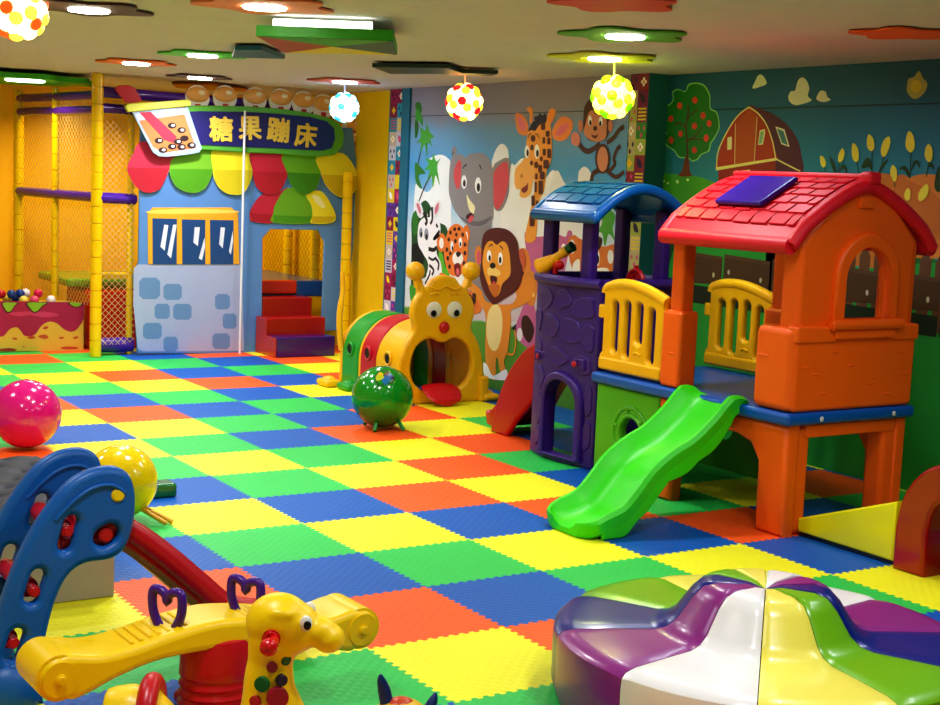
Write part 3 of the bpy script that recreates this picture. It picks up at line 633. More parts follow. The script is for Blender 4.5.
# ------------------------------------------------------------------ soft-play frame with nets
YEL, PUR = vinyl('f2c80c'), vinyl('4a1c98')
fr = thing('soft_play_frame', 'yellow padded posts with purple rails and diamond netting left of the candy shop front', 'play frame', (-.24, 4.5, 0))
def padded(x, y, z0, z1, r=.05, lx=0):
    m = MB(); z = z0
    while z < z1 - .01:
        h = min(.15, z1 - z); m.cyl((x, y, z), (x, y, z + h - .002), r, mi=0, n=16, bev=.006); z += h
    return m
for x, y, z0, z1, r in ((-.24, 4.5, 0, ZC, .052), (-.35, 5.39, 0, ZC - .1, .035), (-.46, 6.26, 0, ZC - .1, .05), (.11, 4.62, 0, 2.2, .03), (2.22, 5.1, .6, 2.4, .05), (2.22, 5.75, .6, 2.4, .05)):
    obj('post', padded(x, y, z0, z1, r), YEL, fr)
for a, b, r in (((-.24, 4.5, 2.33), (-.46, 6.26, 2.33), .04), ((-.24, 4.5, 2.2), (-.46, 6.26, 2.2), .04), ((-.24, 4.52, 2.36), (2.2, 4.68, 2.34), .05),
                ((-.24, 4.52, 2.22), (.4, 4.66, 2.22), .045), ((-.24, 4.5, 1.43), (-.46, 6.26, 1.43), .045), ((-.24, 4.5, 1.43), (.14, 4.6, 1.42), .05), ((-.19, 4.62, .09), (.14, 4.62, .09), .07)):
    obj('rail', MB().cyl(a, b, r, n=16), PUR, fr)
obj('rail', MB().box((-.12, 4.98, .66), (.5, 5.08, .72), .02), YEL, fr)
def net(o, u, v, nu, nv, cell=.065, r=.003):
    # diamond mesh in the parallelogram o + s*u + t*v  (u, v metres wide)
    m = MB(); o, u, v = Vector(o), Vector(u), Vector(v); W_, H_ = u.length, v.length; u, v = u / W_, v / H_
    nrm = u.cross(v)
    t = bmesh.new()
    def bar(p, q):
        d = (q - p).normalized(); s = d.cross(nrm) * r
        a, b, c, e = t.verts.new(p + s), t.verts.new(p - s), t.verts.new(q - s), t.verts.new(q + s)
        t.faces.new((a, b, c, e))
    for sg in (1, -1):
        k = -H_ if sg > 0 else 0
        while k < (W_ if sg > 0 else W_ + H_):
            if sg > 0: s0 = max(k, 0); s1 = min(k + H_, W_); t0, t1 = s0 - k, s1 - k
            else: s0 = max(k - H_, 0); s1 = min(k, W_); t0, t1 = k - s0, k - s1
            if s1 > s0: bar(o + u * s0 + v * t0, o + u * s1 + v * t1)
            k += cell
    return m.add(t)
NET = mat('d8b878', .8)
obj('net', net((-.24, 4.5, .45), (-.11, .89, 0), (0, 0, 1.85), 0, 0), NET, fr)
obj('net', net((-.35, 5.39, .45), (-.11, .87, 0), (0, 0, 1.85), 0, 0), NET, fr)
obj('net', net((-.24, 4.52, .1), (.38, .04, 0), (0, 0, 2.2), 0, 0, .06, .0022), NET, fr)
obj('net', net((2.25, 4.8, .6), (0, 1.6, 0), (0, 0, 1.8), 0, 0, .08), mat('9a7410', .8), fr)
tag(obj('padded_platform', MB().box((-.5, 4.95, .0), (-.2, 6.0, .02), 0) and MB().box((-.29, 5.2, .57), (1.15, 6.2, .65), .03), vinyl('6aa81c')), 'green padded platform behind the netting', 'platform')
tag(obj('foam_block', MB().box((-.14, 5.0, .0), (.75, 5.75, .55), .04), vinyl('d42414')), 'large red soft block behind the diamond net', 'soft block')
tag(obj('trampoline_floor', MB().box((1.2, 4.75, .5), (2.2, 6.2, .66), .02, 0).box((1.22, 4.72, .53), (1.85, 4.85, .665), .02, 1), [vinyl('1c4a8a'), vinyl('c02c14')]), 'raised blue and red padded floor inside the candy shop doorway', 'platform')
st = thing('padded_steps', 'red and purple soft steps in front of the candy shop doorway', 'steps', (1.63, 4.2, 0))
obj('step', MB().box((1.32, 4.02, 0), (1.93, 4.235, .19), .012, 0), [vinyl('3a1470')], st)
obj('step', MB().box((1.32, 4.24, 0), (1.93, 4.475, .35), .012, 0), [vinyl('a81414')], st)
obj('step', MB().box((1.38, 4.48, 0), (1.9, 4.7, .52), .012, 0), [vinyl('9a1212')], st)
obj('side_pad', MB().plate('X', 1.312, [[(4.02, 0), (4.02, .185), (4.235, .19), (4.24, .345), (4.47, .35), (4.47, 0)]], .012, .003), vinyl('b8301a'), st)

# candy shop front: printed cloth with sign, awning, window, cup
fc = thing('candy_shop_front', 'printed blue candy shop front with awning, sign and doorway', 'play facade', (1.2, 4.5, 0))
FA = 4.5
obj('cloth_panel', MB().plate('Y', FA, [[(.148,2.133),(2.288,2.176),(2.372,1.674),(2.330,.984),(2.268,.188),(2.014,.184),(2.019,1.059),(1.950,1.175),(1.442,1.177),(1.361,1.090),(1.379,-.025),(.147,.023),(.101,.738),(.146,.857)]], .03, .006), mat('5d8fc8', .55, .25, 12), fc)
art('printed_wall', fc, 'Y', FA - .015, """p a9b6d6 .102,.799 .140,.836 1.135,.839 1.169,.533 1.194,.015 .794,.022 .198,.039 .150,.062 .101,.473
p 6c92bf .189,.715 .315,.715 .352,.680 .354,.552 .318,.517 .191,.519 .155,.554 .154,.681
p 6c92bf .412,.658 .533,.657 .562,.630 .563,.535 .536,.508 .414,.509 .386,.536 .384,.631
p 6c92bf .327,.475 .422,.474 .448,.448 .450,.359 .424,.334 .329,.336 .303,.361 .302,.450
p 6c92bf .508,.473 .631,.471 .660,.444 .661,.350 .634,.323 .510,.326 .482,.353 .481,.447
p 6c92bf .222,.300 .345,.298 .373,.271 .374,.175 .347,.149 .224,.152 .196,.179 .195,.274
p 6c92bf .417,.168 .507,.166 .533,.141 .534,.054 .509,.030 .419,.033 .393,.058 .392,.145
p 6c92bf .916,.560 1.011,.559 1.039,.533 1.041,.439 1.015,.414 .919,.415 .892,.440 .890,.535
p 6c92bf .995,.375 1.085,.374 1.110,.350 1.112,.253 1.088,.230 .998,.232 .973,.256 .971,.352
p 6c92bf .900,.188 1.018,.185 1.047,.158 1.049,.063 1.021,.037 .903,.040 .874,.068 .872,.162""")
wn = obj('printed_window', MB().plate('Y', FA - .017, [[(.235,.838),(.224,1.301),(.271,1.353),(1.032,1.372),(1.103,1.316),(1.129,.840)]], .008, .003), mat('f0b02a', .5), fc)
art('window_panes', wn, 'Y', FA - .021, """s ffd860 .251,1.325 .641,1.353 1.070,1.344 1.019,1.319 .299,1.298
p 174a80 .268,1.256 .502,1.256 .506,.839 .277,.838
p 174a80 .549,1.252 .777,1.252 .785,.840 .561,.839
p 174a80 .823,1.253 1.059,1.253 1.066,.841 .836,.840
p dfe8f0 .381,1.201 .420,1.197 .389,.963 .347,.998
p dfe8f0 .466,1.202 .500,1.203 .451,.893 .414,.928
p dfe8f0 .674,1.183 .726,1.184 .709,1.008 .664,1.041
p dfe8f0 .773,1.090 .780,1.002 .752,.878 .719,.895
p dfe8f0 .930,1.187 .974,1.183 .955,.987 .918,1.027
p dfe8f0 1.051,1.156 1.058,1.065 1.038,.930 1.017,.959""")
aw = obj('awning', MB().plate('Y', FA - .03, [[(.167,1.945),(.074,1.818),(.024,1.707),(.058,1.606),(.125,1.522),(.221,1.486),(.329,1.524),(.388,1.625),(.423,1.711),(.441,1.620),(.498,1.541),(.622,1.498),(.734,1.520),(.802,1.597),(.840,1.711),(.870,1.599),(.947,1.519),(1.050,1.491),(1.152,1.513),(1.222,1.635),(1.233,1.719),(1.267,1.589),(1.347,1.519),(1.426,1.502),(1.518,1.536),(1.582,1.647),(1.590,1.725),(1.636,1.601),(1.733,1.526),(1.814,1.518),(1.908,1.585),(1.952,1.734),(2.003,1.613),(2.131,1.510),(2.271,1.509),(2.352,1.624),(2.342,1.748),(2.181,1.928)]], .02, .003), mat('c8c8c8', .5), fc)
art('awning_stripes', aw, 'Y', FA - .041, """s c4304c .163,1.945 .070,1.818 .020,1.707 .054,1.606 .121,1.522 .217,1.486 .325,1.524 .383,1.625 .418,1.711 .477,1.827
p b81c30 .020,1.703 .416,1.714 .384,1.620 .325,1.519 .217,1.486 .121,1.522 .054,1.606
s 74b828 .477,1.827 .418,1.714 .437,1.620 .494,1.541 .618,1.498 .729,1.520 .798,1.597 .835,1.721 .846,1.915
p 52a010 .418,1.709 .835,1.721 .798,1.597 .729,1.520 .618,1.498 .494,1.541 .437,1.620
s f0e428 .846,1.915 .833,1.716 .865,1.599 .943,1.519 1.045,1.492 1.147,1.514 1.217,1.635 1.228,1.731 1.215,1.920
p d4c818 .833,1.716 1.228,1.726 1.217,1.635 1.147,1.514 1.045,1.492 .943,1.519 .865,1.599
s c4203c 1.211,1.901 1.228,1.731 1.262,1.589 1.342,1.519 1.421,1.503 1.513,1.537 1.576,1.647 1.585,1.725 1.538,1.892
p b01428 1.228,1.712 1.585,1.715 1.576,1.647 1.513,1.537 1.421,1.503 1.342,1.519 1.262,1.589
s 66ac1c 1.538,1.887 1.585,1.720 1.631,1.601 1.727,1.526 1.809,1.519 1.902,1.585 1.941,1.734 1.893,1.878
p 3f8c14 1.585,1.720 1.942,1.719 1.902,1.585 1.809,1.519 1.727,1.526 1.631,1.601
s e8dc28 1.893,1.878 1.947,1.724 1.997,1.613 2.125,1.510 2.265,1.509 2.346,1.624 2.336,1.748 2.175,1.927
p d0b810 1.942,1.714 2.343,1.711 2.346,1.624 2.265,1.509 2.125,1.510 1.997,1.613""", step=.0004)
a2 = obj('small_awning', MB().plate('Y', FA - .02, [[(1.330,1.494),(1.234,1.360),(1.223,1.275),(1.250,1.245),(1.473,1.239),(1.864,1.239),(2.084,1.248),(2.129,1.319),(2.050,1.466),(1.950,1.557),(1.801,1.520),(1.611,1.580),(1.492,1.523)]], .016, .003), mat('c8c8c8', .5), fc)
art('small_awning_stripes', a2, 'Y', FA - .029, """s c0243c 1.326,1.495 1.225,1.353 1.222,1.271 1.253,1.245 1.469,1.242 1.478,1.414 1.606,1.575 1.488,1.523
p a81428 1.220,1.324 1.467,1.317 1.464,1.242 1.253,1.245
s 6cac20 1.606,1.575 1.485,1.427 1.459,1.329 1.464,1.239 1.860,1.239 1.871,1.313 1.854,1.412 1.797,1.518
p 4a9414 1.459,1.310 1.866,1.308 1.860,1.239 1.464,1.239
s e8e030 1.797,1.518 1.857,1.412 1.871,1.313 1.862,1.239 2.080,1.248 2.125,1.319 2.045,1.466 1.946,1.557
p ccb818 1.871,1.309 2.125,1.309 2.080,1.248 1.862,1.239
s f4f0b0 1.865,1.510 1.934,1.500 2.005,1.415 1.978,1.390 1.908,1.437""", step=.0004)
sg = obj('sign_board', MB().plate('Y', FA - .06, [[(.544,2.281),(.690,2.294),(1.142,2.315),(1.453,2.313),(1.772,2.296),(1.990,2.260),(2.116,2.207),(2.166,2.111),(2.153,1.988),(2.070,1.906),(1.866,1.877),(1.464,1.889),(1.101,1.887),(.698,1.892),(.550,1.895)]], .05, .012), mat('5cae3c', .45), fc)
obj('sign_face', MB().plate('Y', FA - .088, [[(.553,2.228),(.680,2.242),(1.131,2.262),(1.441,2.264),(1.787,2.253),(1.964,2.222),(2.048,2.159),(2.059,2.057),(2.027,1.970),(1.932,1.941),(1.450,1.941),(1.088,1.938),(.686,1.938),(.558,1.941)]], .012, .003),
    grad_mat('sign_blue', [(0, '1c1464'), (.5, '123a8c'), (1, '0c1858')], 0, 0, 1.9), sg)
def letters(name, body, size, u, v, plane, pos, m, parent, rot=0, off=.004, ext=.004, sign=-1, al='CENTER'):
    c = bpy.data.curves.new('t', 'FONT'); c.body = body; c.size = size; c.align_x = al; c.align_y = 'CENTER'
    c.extrude = ext; c.resolution_u = 3
    m0 = curve_mesh(c); bb = bmesh.new()
    for k in range(9):
        mk = m0.copy(); mk.transform(Matrix.Translation((off * cos(k * PI / 4) if k < 8 else 0, off * sin(k * PI / 4) if k < 8 else 0, .0002 * k))); bb.from_mesh(mk); bpy.data.meshes.remove(mk)
    me = bpy.data.meshes.new(name); bb.to_mesh(me); bb.free(); bpy.data.meshes.remove(m0)
    M = Matrix.Translation({'Y': (u, pos, v), 'X': (pos, u, v)}[plane]) @ (PLANES['Y'] if plane == 'Y' else Matrix(((0,0,-1,0),(-1,0,0,0),(0,1,0,0),(0,0,0,1)))) @ Matrix.Rotation(rot, 4, 'Z')
    me.transform(M); return obj(name, me, m, parent)
gold = mat('ecd050', .4)
for ch, (u, v), rt in zip('\u7cd6\u679c\u8e66\u5e8a', [(.887,2.078),(1.173,2.107),(1.461,2.101),(1.746,2.066)], (.03, .04, -.06, -.06)):
    letters('sign_character', ch, .235, u, v - .005, 'Y', FA - .098, gold, sg, rt, off=.0075)
for u, v in [(.698,2.365),(.968,2.383),(1.269,2.386),(1.531,2.390),(1.771,2.382),(1.981,2.366)] + [(2.318,2.189),(2.313,2.075),(2.276,1.939)]:
    c = obj('candy_ornament', MB().plate('Y', FA + .03, [circ(u, v, .118 if v > 2.1 else .085)], .02, .004), mat('ffffff', .6), fc)
    k = 1 if v > 2.2 else .75
    obj('candy_top', MB().sph((u, FA + .015, v + .03 * k), .114 * k, (1, .16, .62)).sph((u + .03, FA, v + .05 * k), .034 * k, (1, .3, .7), 1), [mat('ecb060', .35), mat('f4e8c8', .3)], c)  # pale second blob is a highlight put onto each candy as colour
    obj('candy_stick', MB().box((u - .025 * k, FA + .005, v - .11 * k), (u + .025 * k, FA + .018, v - .055 * k), .003), mat('c02838', .5), c)
cup = obj('bubble_tea_cup', MB().plate('Y', FA - .1, [[(.034,2.204),(.142,2.007),(.234,1.849),(.292,1.815),(.371,1.814),(.576,1.845),(.674,1.868),(.698,1.909),(.647,2.033),(.557,2.269)]], .02, .004), mat('a4c4e4', .4), fc)
art('tea_print', cup, 'Y', FA - .111, """p cfdcf0 .060,2.178 .536,2.256 .554,2.200 .094,2.128
p bc8246 .101,2.122 .522,2.205 .640,1.906 .330,1.848 .234,1.899
p b83048 .100,2.196 .206,2.207 .453,2.000 .430,1.942 .340,1.961
e 2a1210 .408,2.096 .041,.002 .000,-.027
e 2a1210 .498,2.060 .041,.002 .000,-.027
e 2a1210 .526,1.988 .041,.002 .000,-.027
e 2a1210 .288,1.956 .041,.002 .000,-.027
e 2a1210 .466,1.955 .041,.002 .000,-.027
e 2a1210 .411,1.909 .041,.002 .000,-.027
e 2a1210 .500,1.909 .041,.002 .000,-.028
e 2a1210 .595,1.929 .042,.002 .001,-.028
e 2a1210 .325,1.873 .041,.002 .000,-.025
e ffffff .417,2.099 .017,.001 .000,-.011
e ffffff .505,2.062 .017,.001 .000,-.011
e ffffff .295,1.958 .017,.001 .000,-.011
e ffffff .473,1.958 .017,.001 .000,-.011
e ffffff .418,1.912 .017,.001 .000,-.011
e ffffff .508,1.911 .017,.001 .000,-.011
e ffffff .602,1.932 .017,.001 .000,-.012
e ffffff .332,1.876 .017,.001 .000,-.011""", step=.0003)
obj('cup_lid', MB().plate('Y', FA - .11, [[(-.033,2.240),(-.006,2.268),(.228,2.294),(.552,2.339),(.579,2.314),(.570,2.281),(.277,2.236),(-.005,2.190)]], .05, .01), mat('dce45c', .4), cup)
obj('straw', MB().plate('Y', FA - .09, [[(-.120,2.390),(-.082,2.419),(-.001,2.429),(.058,2.411),(.132,2.299),(.029,2.275),(-.022,2.279)]], .03, .005), mat('c42c44', .4), cup)
tag(obj('corner_pole', MB().cyl(([(1.107,1.448)][0][0], 4.38, 0), ([(1.107,1.448)][0][0], 4.38, 2.27), .011, n=12), mat('e8ecf0', .4)), 'thin white pole in front of the candy shop front', 'pole')
tag(obj('padded_post', padded(2.2, 4.38, 0, 1.75, .05), YEL), 'yellow padded post against the yellow wall right of the shop doorway', 'post')

# ball pit
bp_ = thing('ball_pit', 'ball pit with dripping pink icing print front at the far left', 'ball pit', (-.9, 5.0, 0))
bmj = MB().box((-1.9, 4.99, 0), (-.2, 5.03, .435), .012).box((-.24, 5.02, 0), (-.2, 5.32, .435), .012).box((-1.9, 5.02, 0), (-1.86, 5.32, .435), .012).box((-1.9, 5.29, 0), (-.2, 5.33, .435), .012)
obj('padded_wall', bmj, vinyl('d8b83c'), bp_)
obj('pit_floor', MB().box((-1.85, 5.03, 0), (-.25, 5.29, .36), .0), vinyl('30508a'), bp_)
art('icing_print', bp_, 'Y', 4.987, """p d8b440 -1.347,.459 -.204,.445 -.195,-.010 -1.348,.024
s 9a3a20 -.985,.029 -.880,.040 -.813,.024 -.840,.009 -.972,.013
s b8502a -.853,.128 -.827,.134 -.803,.120 -.827,.111
s b8502a -.720,.131 -.673,.144 -.639,.129 -.679,.114
s b8502a -.619,.142 -.558,.155 -.524,.133 -.544,.113 -.592,.121
s b8502a -.578,.210 -.551,.230 -.524,.223 -.544,.202
s b8502a -.428,.124 -.393,.130 -.379,.116 -.414,.110
s b8502a -.296,.121 -.262,.131 -.243,.117 -.282,.106
s b8502a -.413,.027 -.351,.039 -.254,.029 -.268,.011 -.379,.012
s b8502a -.766,.044 -.746,.050 -.736,.039
s a2184c -1.347,.459 -1.347,.280 -1.271,.171 -1.194,.143 -1.116,.235 -1.064,.220 -1.012,.149 -.959,.144 -.920,.156 -.873,.210 -.814,.226 -.774,.194 -.747,.152 -.706,.142 -.646,.157 -.585,.238 -.518,.271 -.449,.256 -.380,.199 -.311,.174 -.255,.203 -.200,.293 -.193,.425 -.207,.444
s c43a68 -.907,.366 -.801,.324 -.694,.335 -.559,.313 -.422,.331 -.518,.360 -.694,.369 -.827,.365
s 4a1010 -.944,.454 -.928,.393 -.900,.358 -.860,.365 -.827,.419 -.794,.448
s 84b828 -.930,.451 -.917,.400 -.896,.372 -.864,.376 -.834,.422 -.812,.448
s 4a1010 -.728,.451 -.701,.390 -.660,.355 -.613,.368 -.573,.416 -.529,.445
s 84b828 -.711,.449 -.689,.397 -.656,.367 -.618,.379 -.581,.422 -.546,.445
s 4a1010 -.347,.444 -.298,.405 -.250,.400 -.207,.436
s 84b828 -.329,.444 -.293,.412 -.251,.409 -.218,.439
s 84b828 -1.283,.455 -1.258,.384 -1.206,.377 -1.142,.454""", step=.0004, off=.001)
bc = [((-1.27, 5.2), 'c01828'), ((-1.2, 5.3), 'e8d040'), ((-1.19, 5.12), '123c88'), ((-1.1, 5.2), '0c3890'), ((-1.08, 5.12), 'f0d860'), ((-1.03, 5.32), 'e8e0e8'), ((-.98, 5.14), 'e0507a'), ((-.93, 5.24), 'd81858'), ((-.83, 5.13), 'e8e4ee'),
      ((-1.34, 5.12), '6858c0'), ((-1.12, 5.4), '0c3890'), ((-1.3, 5.36), 'd0a0c0'), ((-.75, 5.3), 'e8d040'), ((-.62, 5.2), 'c01828'), ((-.5, 5.3), '123c88')]
NM = {'c01828': 'red', 'e8d040': 'yellow', '123c88': 'dark blue', '0c3890': 'dark blue', 'f0d860': 'yellow', 'e8e0e8': 'white', 'e0507a': 'pink', 'd81858': 'pink', 'e8e4ee': 'white', '6858c0': 'lilac', 'd0a0c0': 'pale pink'}
for k, ((x, y), c) in enumerate(bc):
    if k > 11: x -= .95
    z = .462 + (.055 if k in (0, 2, 3, 5, 7) else 0)
    tag(obj('pit_ball', MB().sph((0, 0, 0), .042, n=16), mat(c, .3), loc=None), NM[c] + ' plastic ball heaped in the ball pit', 'ball', NM[c] + ' balls in the ball pit').location = (x + .36, 5.09 + (y - 5.12) * .62, z)

# ------------------------------------------------------------------ caterpillar tunnel
TY, TG, TR = plastic('f5b80a'), plastic('1f9a30'), plastic('c01028')
tn = thing('caterpillar_tunnel', 'yellow caterpillar face crawl tunnel with open mouth and red tongue', 'play tunnel', (1.43, 1.75, 0))
cx = 1.43
head = [(cx - .37, 0), (cx - .39, .12), (cx - .385, .3), (cx - .33, .46), (cx - .265, .56), (cx - .265, .62), (cx - .285, .7), (cx - .26, .8), (cx - .215, .87), (cx - .235, .95), (cx - .2, .96), (cx - .175, .9), (cx - .13, .93), (cx - .1, .965),
        (cx - .04, .985), (cx, .99)]
outl = [(p.x, p.y) for p in cr([(a, b, 0) for a, b in head[1:]], 3, False)]
outl = [(cx - .37, 0)] + outl; outl = outl + [(2 * cx - x, z) for x, z in outl[-2::-1]]
mouth = [(p.x, p.y) for p in cr([(cx - .24, .17, 0), (cx - .275, .3, 0), (cx - .23, .44, 0), (cx - .12, .505, 0), (cx, .47, 0), (cx + .12, .505, 0), (cx + .23, .44, 0), (cx + .275, .3, 0), (cx + .24, .17, 0), (cx + .13, .095, 0), (cx, .075, 0), (cx - .13, .095, 0)], 4)]
fp = MB().plate('Y', 1.27, [outl, mouth], .07, .025)
for s in (-1, 1): fp.sph((cx + s * .25, 1.27, 1.02), .072).cyl((cx + s * .225, 1.27, .9), (cx + s * .245, 1.27, 1.0), .028)
fp.tube([(cx - .13, 1.232, .84), (cx - .09, 1.228, .855), (cx - .05, 1.232, .845)], .008, smooth=3).tube([(cx + .13, 1.232, .84), (cx + .09, 1.228, .855), (cx + .05, 1.232, .845)], .008, smooth=3)
fp.tube([(cx - .14, 1.235, .9), (cx - .06, 1.228, .88), (cx, 1.23, .91), (cx + .08, 1.228, .88), (cx + .14, 1.235, .9)], .007, smooth=3)
fp.box((cx + .34, 1.2, 0), (cx + .42, 1.36, .2), .02)
obj('face_panel', fp, TY, tn)
for s in (-1, 1):
    e = obj('eye', MB().sph((cx + s * .092, 1.236, .725), .068, (1, .25, .95)), mat('e8e4e0', .25), tn)
    obj('pupil', MB().sph((cx + s * .092 + (-.012 if s < 0 else .01), 1.218, .7), .026, (1, .3, 1)), mat('0c0c10', .2), e)
obj('nose', MB().sph((cx, 1.225, .59), .045, (1, .6, 1)), plastic('c01020'), tn)
tg = MB().loft([[(cx - .045 + w * cos(a) * .155, 1.26 - t * .2, z + .022 * sin(a)) for a in [2 * PI * k / 16 for k in range(16)]] for t, w, z in ((0, .8, .13), (.2, .95, .14), (.5, 1.05, .12), (.75, 1, .075), (.93, .8, .045), (1, .4, .03))], closed=True)
obj('tongue', tg, plastic('c40c1c'), tn)
def shell(y0, y1, R, m, holes=True, col=None):
    n = 26; prof = [(-R, 0)] + [(R * cos(PI - PI * k / n), .27 + R * 1.0 * sin(PI - PI * k / n)) for k in range(n + 1)] + [(R, 0)]
    mb = MB(); pr_ = prof; q = .02
    rings = []
    for y, dr in ((y0, -.03), (y0, 0), (y0 + .012, .012), (y1 - .012, .012), (y1, 0), (y1, -.03)):
        rings.append([(cx + x * (1 + dr / R), y, .0 if z == 0 else .27 + (z - .27) * (1 + dr / R)) for x, z in pr_])
    mb.loft(rings, cap=False)
    rings = [[(cx + x * (1 - .03 / R), y, z if z == 0 else .27 + (z - .27) * (1 - .03 / R)) for x, z in pr_] for y in (y0, y1)]
    mb.loft(rings, cap=False); return mb
for nm, y0, y1, R, m in (('green_segment', 1.95, 2.22, .345, TG), ('red_segment', 1.66, 1.91, .345, TR), ('yellow_segment', 1.29, 1.63, .345, TY)):
    sgm = obj(nm, shell(y0, y1, R, m), m, tn)
    for s in (-1, 1):
        yc = (y0 + y1) / 2
        h = MB().torus((cx + s * (R + .012), yc, .33), .05, .012, 'X', n=20); obj('porthole_rim', h, m, sgm)
        h = MB().cyl((cx + s * (R - .01), yc, .33), (cx + s * (R + .015), yc, .33), .046, n=24); obj('porthole_shade', h, mat('06100a', .6), sgm)  # near-black disc painted as the shade inside an open hole
for y in (1.93, 1.645):
    obj('joint_band', shell(y - .03, y + .03, .335, TY), TY, tn)
bk = [(cx - .37, 0), (cx - .37, .45), (cx - .3, .62), (cx - .25, .75), (cx - .24, .9), (cx - .22, .95), (cx - .19, .9), (cx - .18, .78), (cx, .72), (cx + .18, .78), (cx + .19, .9), (cx + .22, .95), (cx + .24, .9), (cx + .25, .75), (cx + .3, .62), (cx + .37, .45), (cx + .37, 0)]
bh = circ(cx, .3, .2)
rp = MB(); rp.plate('Y', 2.24, [arch(cx - .36, cx + .36, 0, .63), bh], .05, .015)
for s in (-1, 1): rp.tube([(cx + s * .35, 2.25, .3), (cx + s * .375, 2.25, .5), (cx + s * .37, 2.25, .66), (cx + s * .35, 2.25, .8), (cx + s * .36, 2.25, .9), (cx + s * .365, 2.25, .94)], [.035, .035, .035, .022, .026, .016], smooth=4, n=14, flat=.6)
obj('rear_panel', rp, TY, tn)
for x, y, m, nm in ((1.0, 2.3, TY, 'foot'), (1.06, 2.05, TG, 'foot'), (1.87, 1.27, TY, 'foot'), (1.06, 1.75, TR, 'foot')):
    obj(nm, MB().box((x - .075, y - .1, 0), (x + .075, y + .1, .06), .03).sph((x, y, .05), .06, (1, 1, .6)), m, tn)

# ------------------------------------------------------------------ big play set: castle, deck, house, slides
ps = thing('play_set', 'large plastic play set with purple castle, orange house and green slide', 'play set', (1.3, -1.8, 0))
OR, RD, BL, GR, PP, YL = plastic('f4660a', .42), plastic('e0122e', .5), plastic('0858b0'), plastic('4fae1c'), plastic('3a1a78', .4), plastic('efb60c')
HY = -2.95
# lower house: two front legs, side arch, rear legs
side = [(-3.0, 0), (-3.0, .57), (-2.0, .57), (-2.0, 0), (-2.13, 0), (-2.14, .33), (-2.2, .44), (-2.3, .47), (-2.62, .47), (-2.73, .44), (-2.79, .36), (-2.8, 0)]
m = MB().plate('X', .92, [side], .1, .03).box((.878, -2.99, 0), (1.05, -2.81, .57), .035)
m.plate('X', 1.70, [side], .08, .02).box((1.58, -2.99, 0), (1.73, -2.86, .57), .03)
m.box((1.0, -3.0, .5), (1.65, -2.95, .57), .01)
lw = obj('lower_frame', m, OR, ps)
# deck
dk = obj('deck', MB().box((.835, -3.03, .57), (1.765, -1.41, .635), .022), BL, ps)
for x in (1.07, 1.6): obj('bolt', MB().sph((x, -3.03, .6), .014, (1, .5, 1)), mat('c8ccd0', .3), dk)
# upper house walls
win = arch(*[v for v in (1.165, 1.53, 1.085, 1.485)])
ux0, ux1 = .90, 1.73
m = MB().plate('Y', HY, [[(ux0, .64), (ux1, .64), (ux1 + .0, 1.5), (1.52, 1.7), (1.4, 1.77), (1.32, 1.79), (1.22, 1.77), (1.08, 1.69), (ux0, 1.5)], win], .09, .03)
m.box((.885, HY - .045, 1.0), (.96, -2.86, 1.5), .03).box((1.66, HY - .045, .64), (1.735, -2.78, 1.5), .03)
m.box((.85, HY - .06, .636), (.99, -2.74, 1.06), .04)
m.plate('Y', HY - .035, [rrect(.87, .636, 1.745, 1.04, .03)], .06, .02)
m.plate('Y', HY - .04, [rrect(.87, .98, 1.745, 1.075, .02), rrect(1.12, .97, 1.57, 1.09, .01)], .07, .02) if False else m.box((.865, HY - .078, .985), (1.16, HY, 1.07), .014).box((1.54, HY - .078, .985), (1.75, HY, 1.07), .014)
for x, z, w in ((.93, .86, .04), (1.0, .82, .04), (1.13, .93, .05), (1.25, .86, .05), (1.6, .92, .05), (1.65, .8, .05), (1.4, .76, .05), (1.05, .72, .05), (1.52, .7, .06)):
    m.box((x, HY - .069, z), (x + w, HY - .06, z + .012), .004)
m.box((.846, -2.85, .9), (.856, -2.78, .912), .003)
for x in (1.02, 1.2, 1.38, 1.56): pass
m.box((1.26, HY - .06, 1.66), (1.36, HY - .04, 1.72), .008)
hw = obj('house_wall', m, OR, ps)
trim = MB().plate('Y', HY - .05, [arch(1.115, 1.58, 1.085, 1.54), win], .05, .018)
obj('window_arch', trim, OR, hw)
obj('window_sill', MB().cyl((1.08, HY - .085, 1.075), (1.6, HY - .085, 1.075), .028, n=20, bev=.008).box((1.12, HY - .09, 1.0), (1.56, HY - .04, 1.05), .012), OR, hw)
def post(x0, x1, y0, y1, shoulder=True):
    m = MB().box((x0 + .015, y0 + .02, .64), (x1 - .01, y1 - .02, 1.53), .018)
    if shoulder: m.box((x0 - .01, y0 - .01, .636), (x1 + .01, y1 + .01, 1.06), .025).box((x0 - .012, y0 + .03, .82), (x0 - .008, y1 - .05, .83), .002)
    return m
for a in ((.86, .975, -2.16, -2.02), (1.62, 1.74, -2.16, -2.02)): obj('house_post', post(*a), OR, ps)
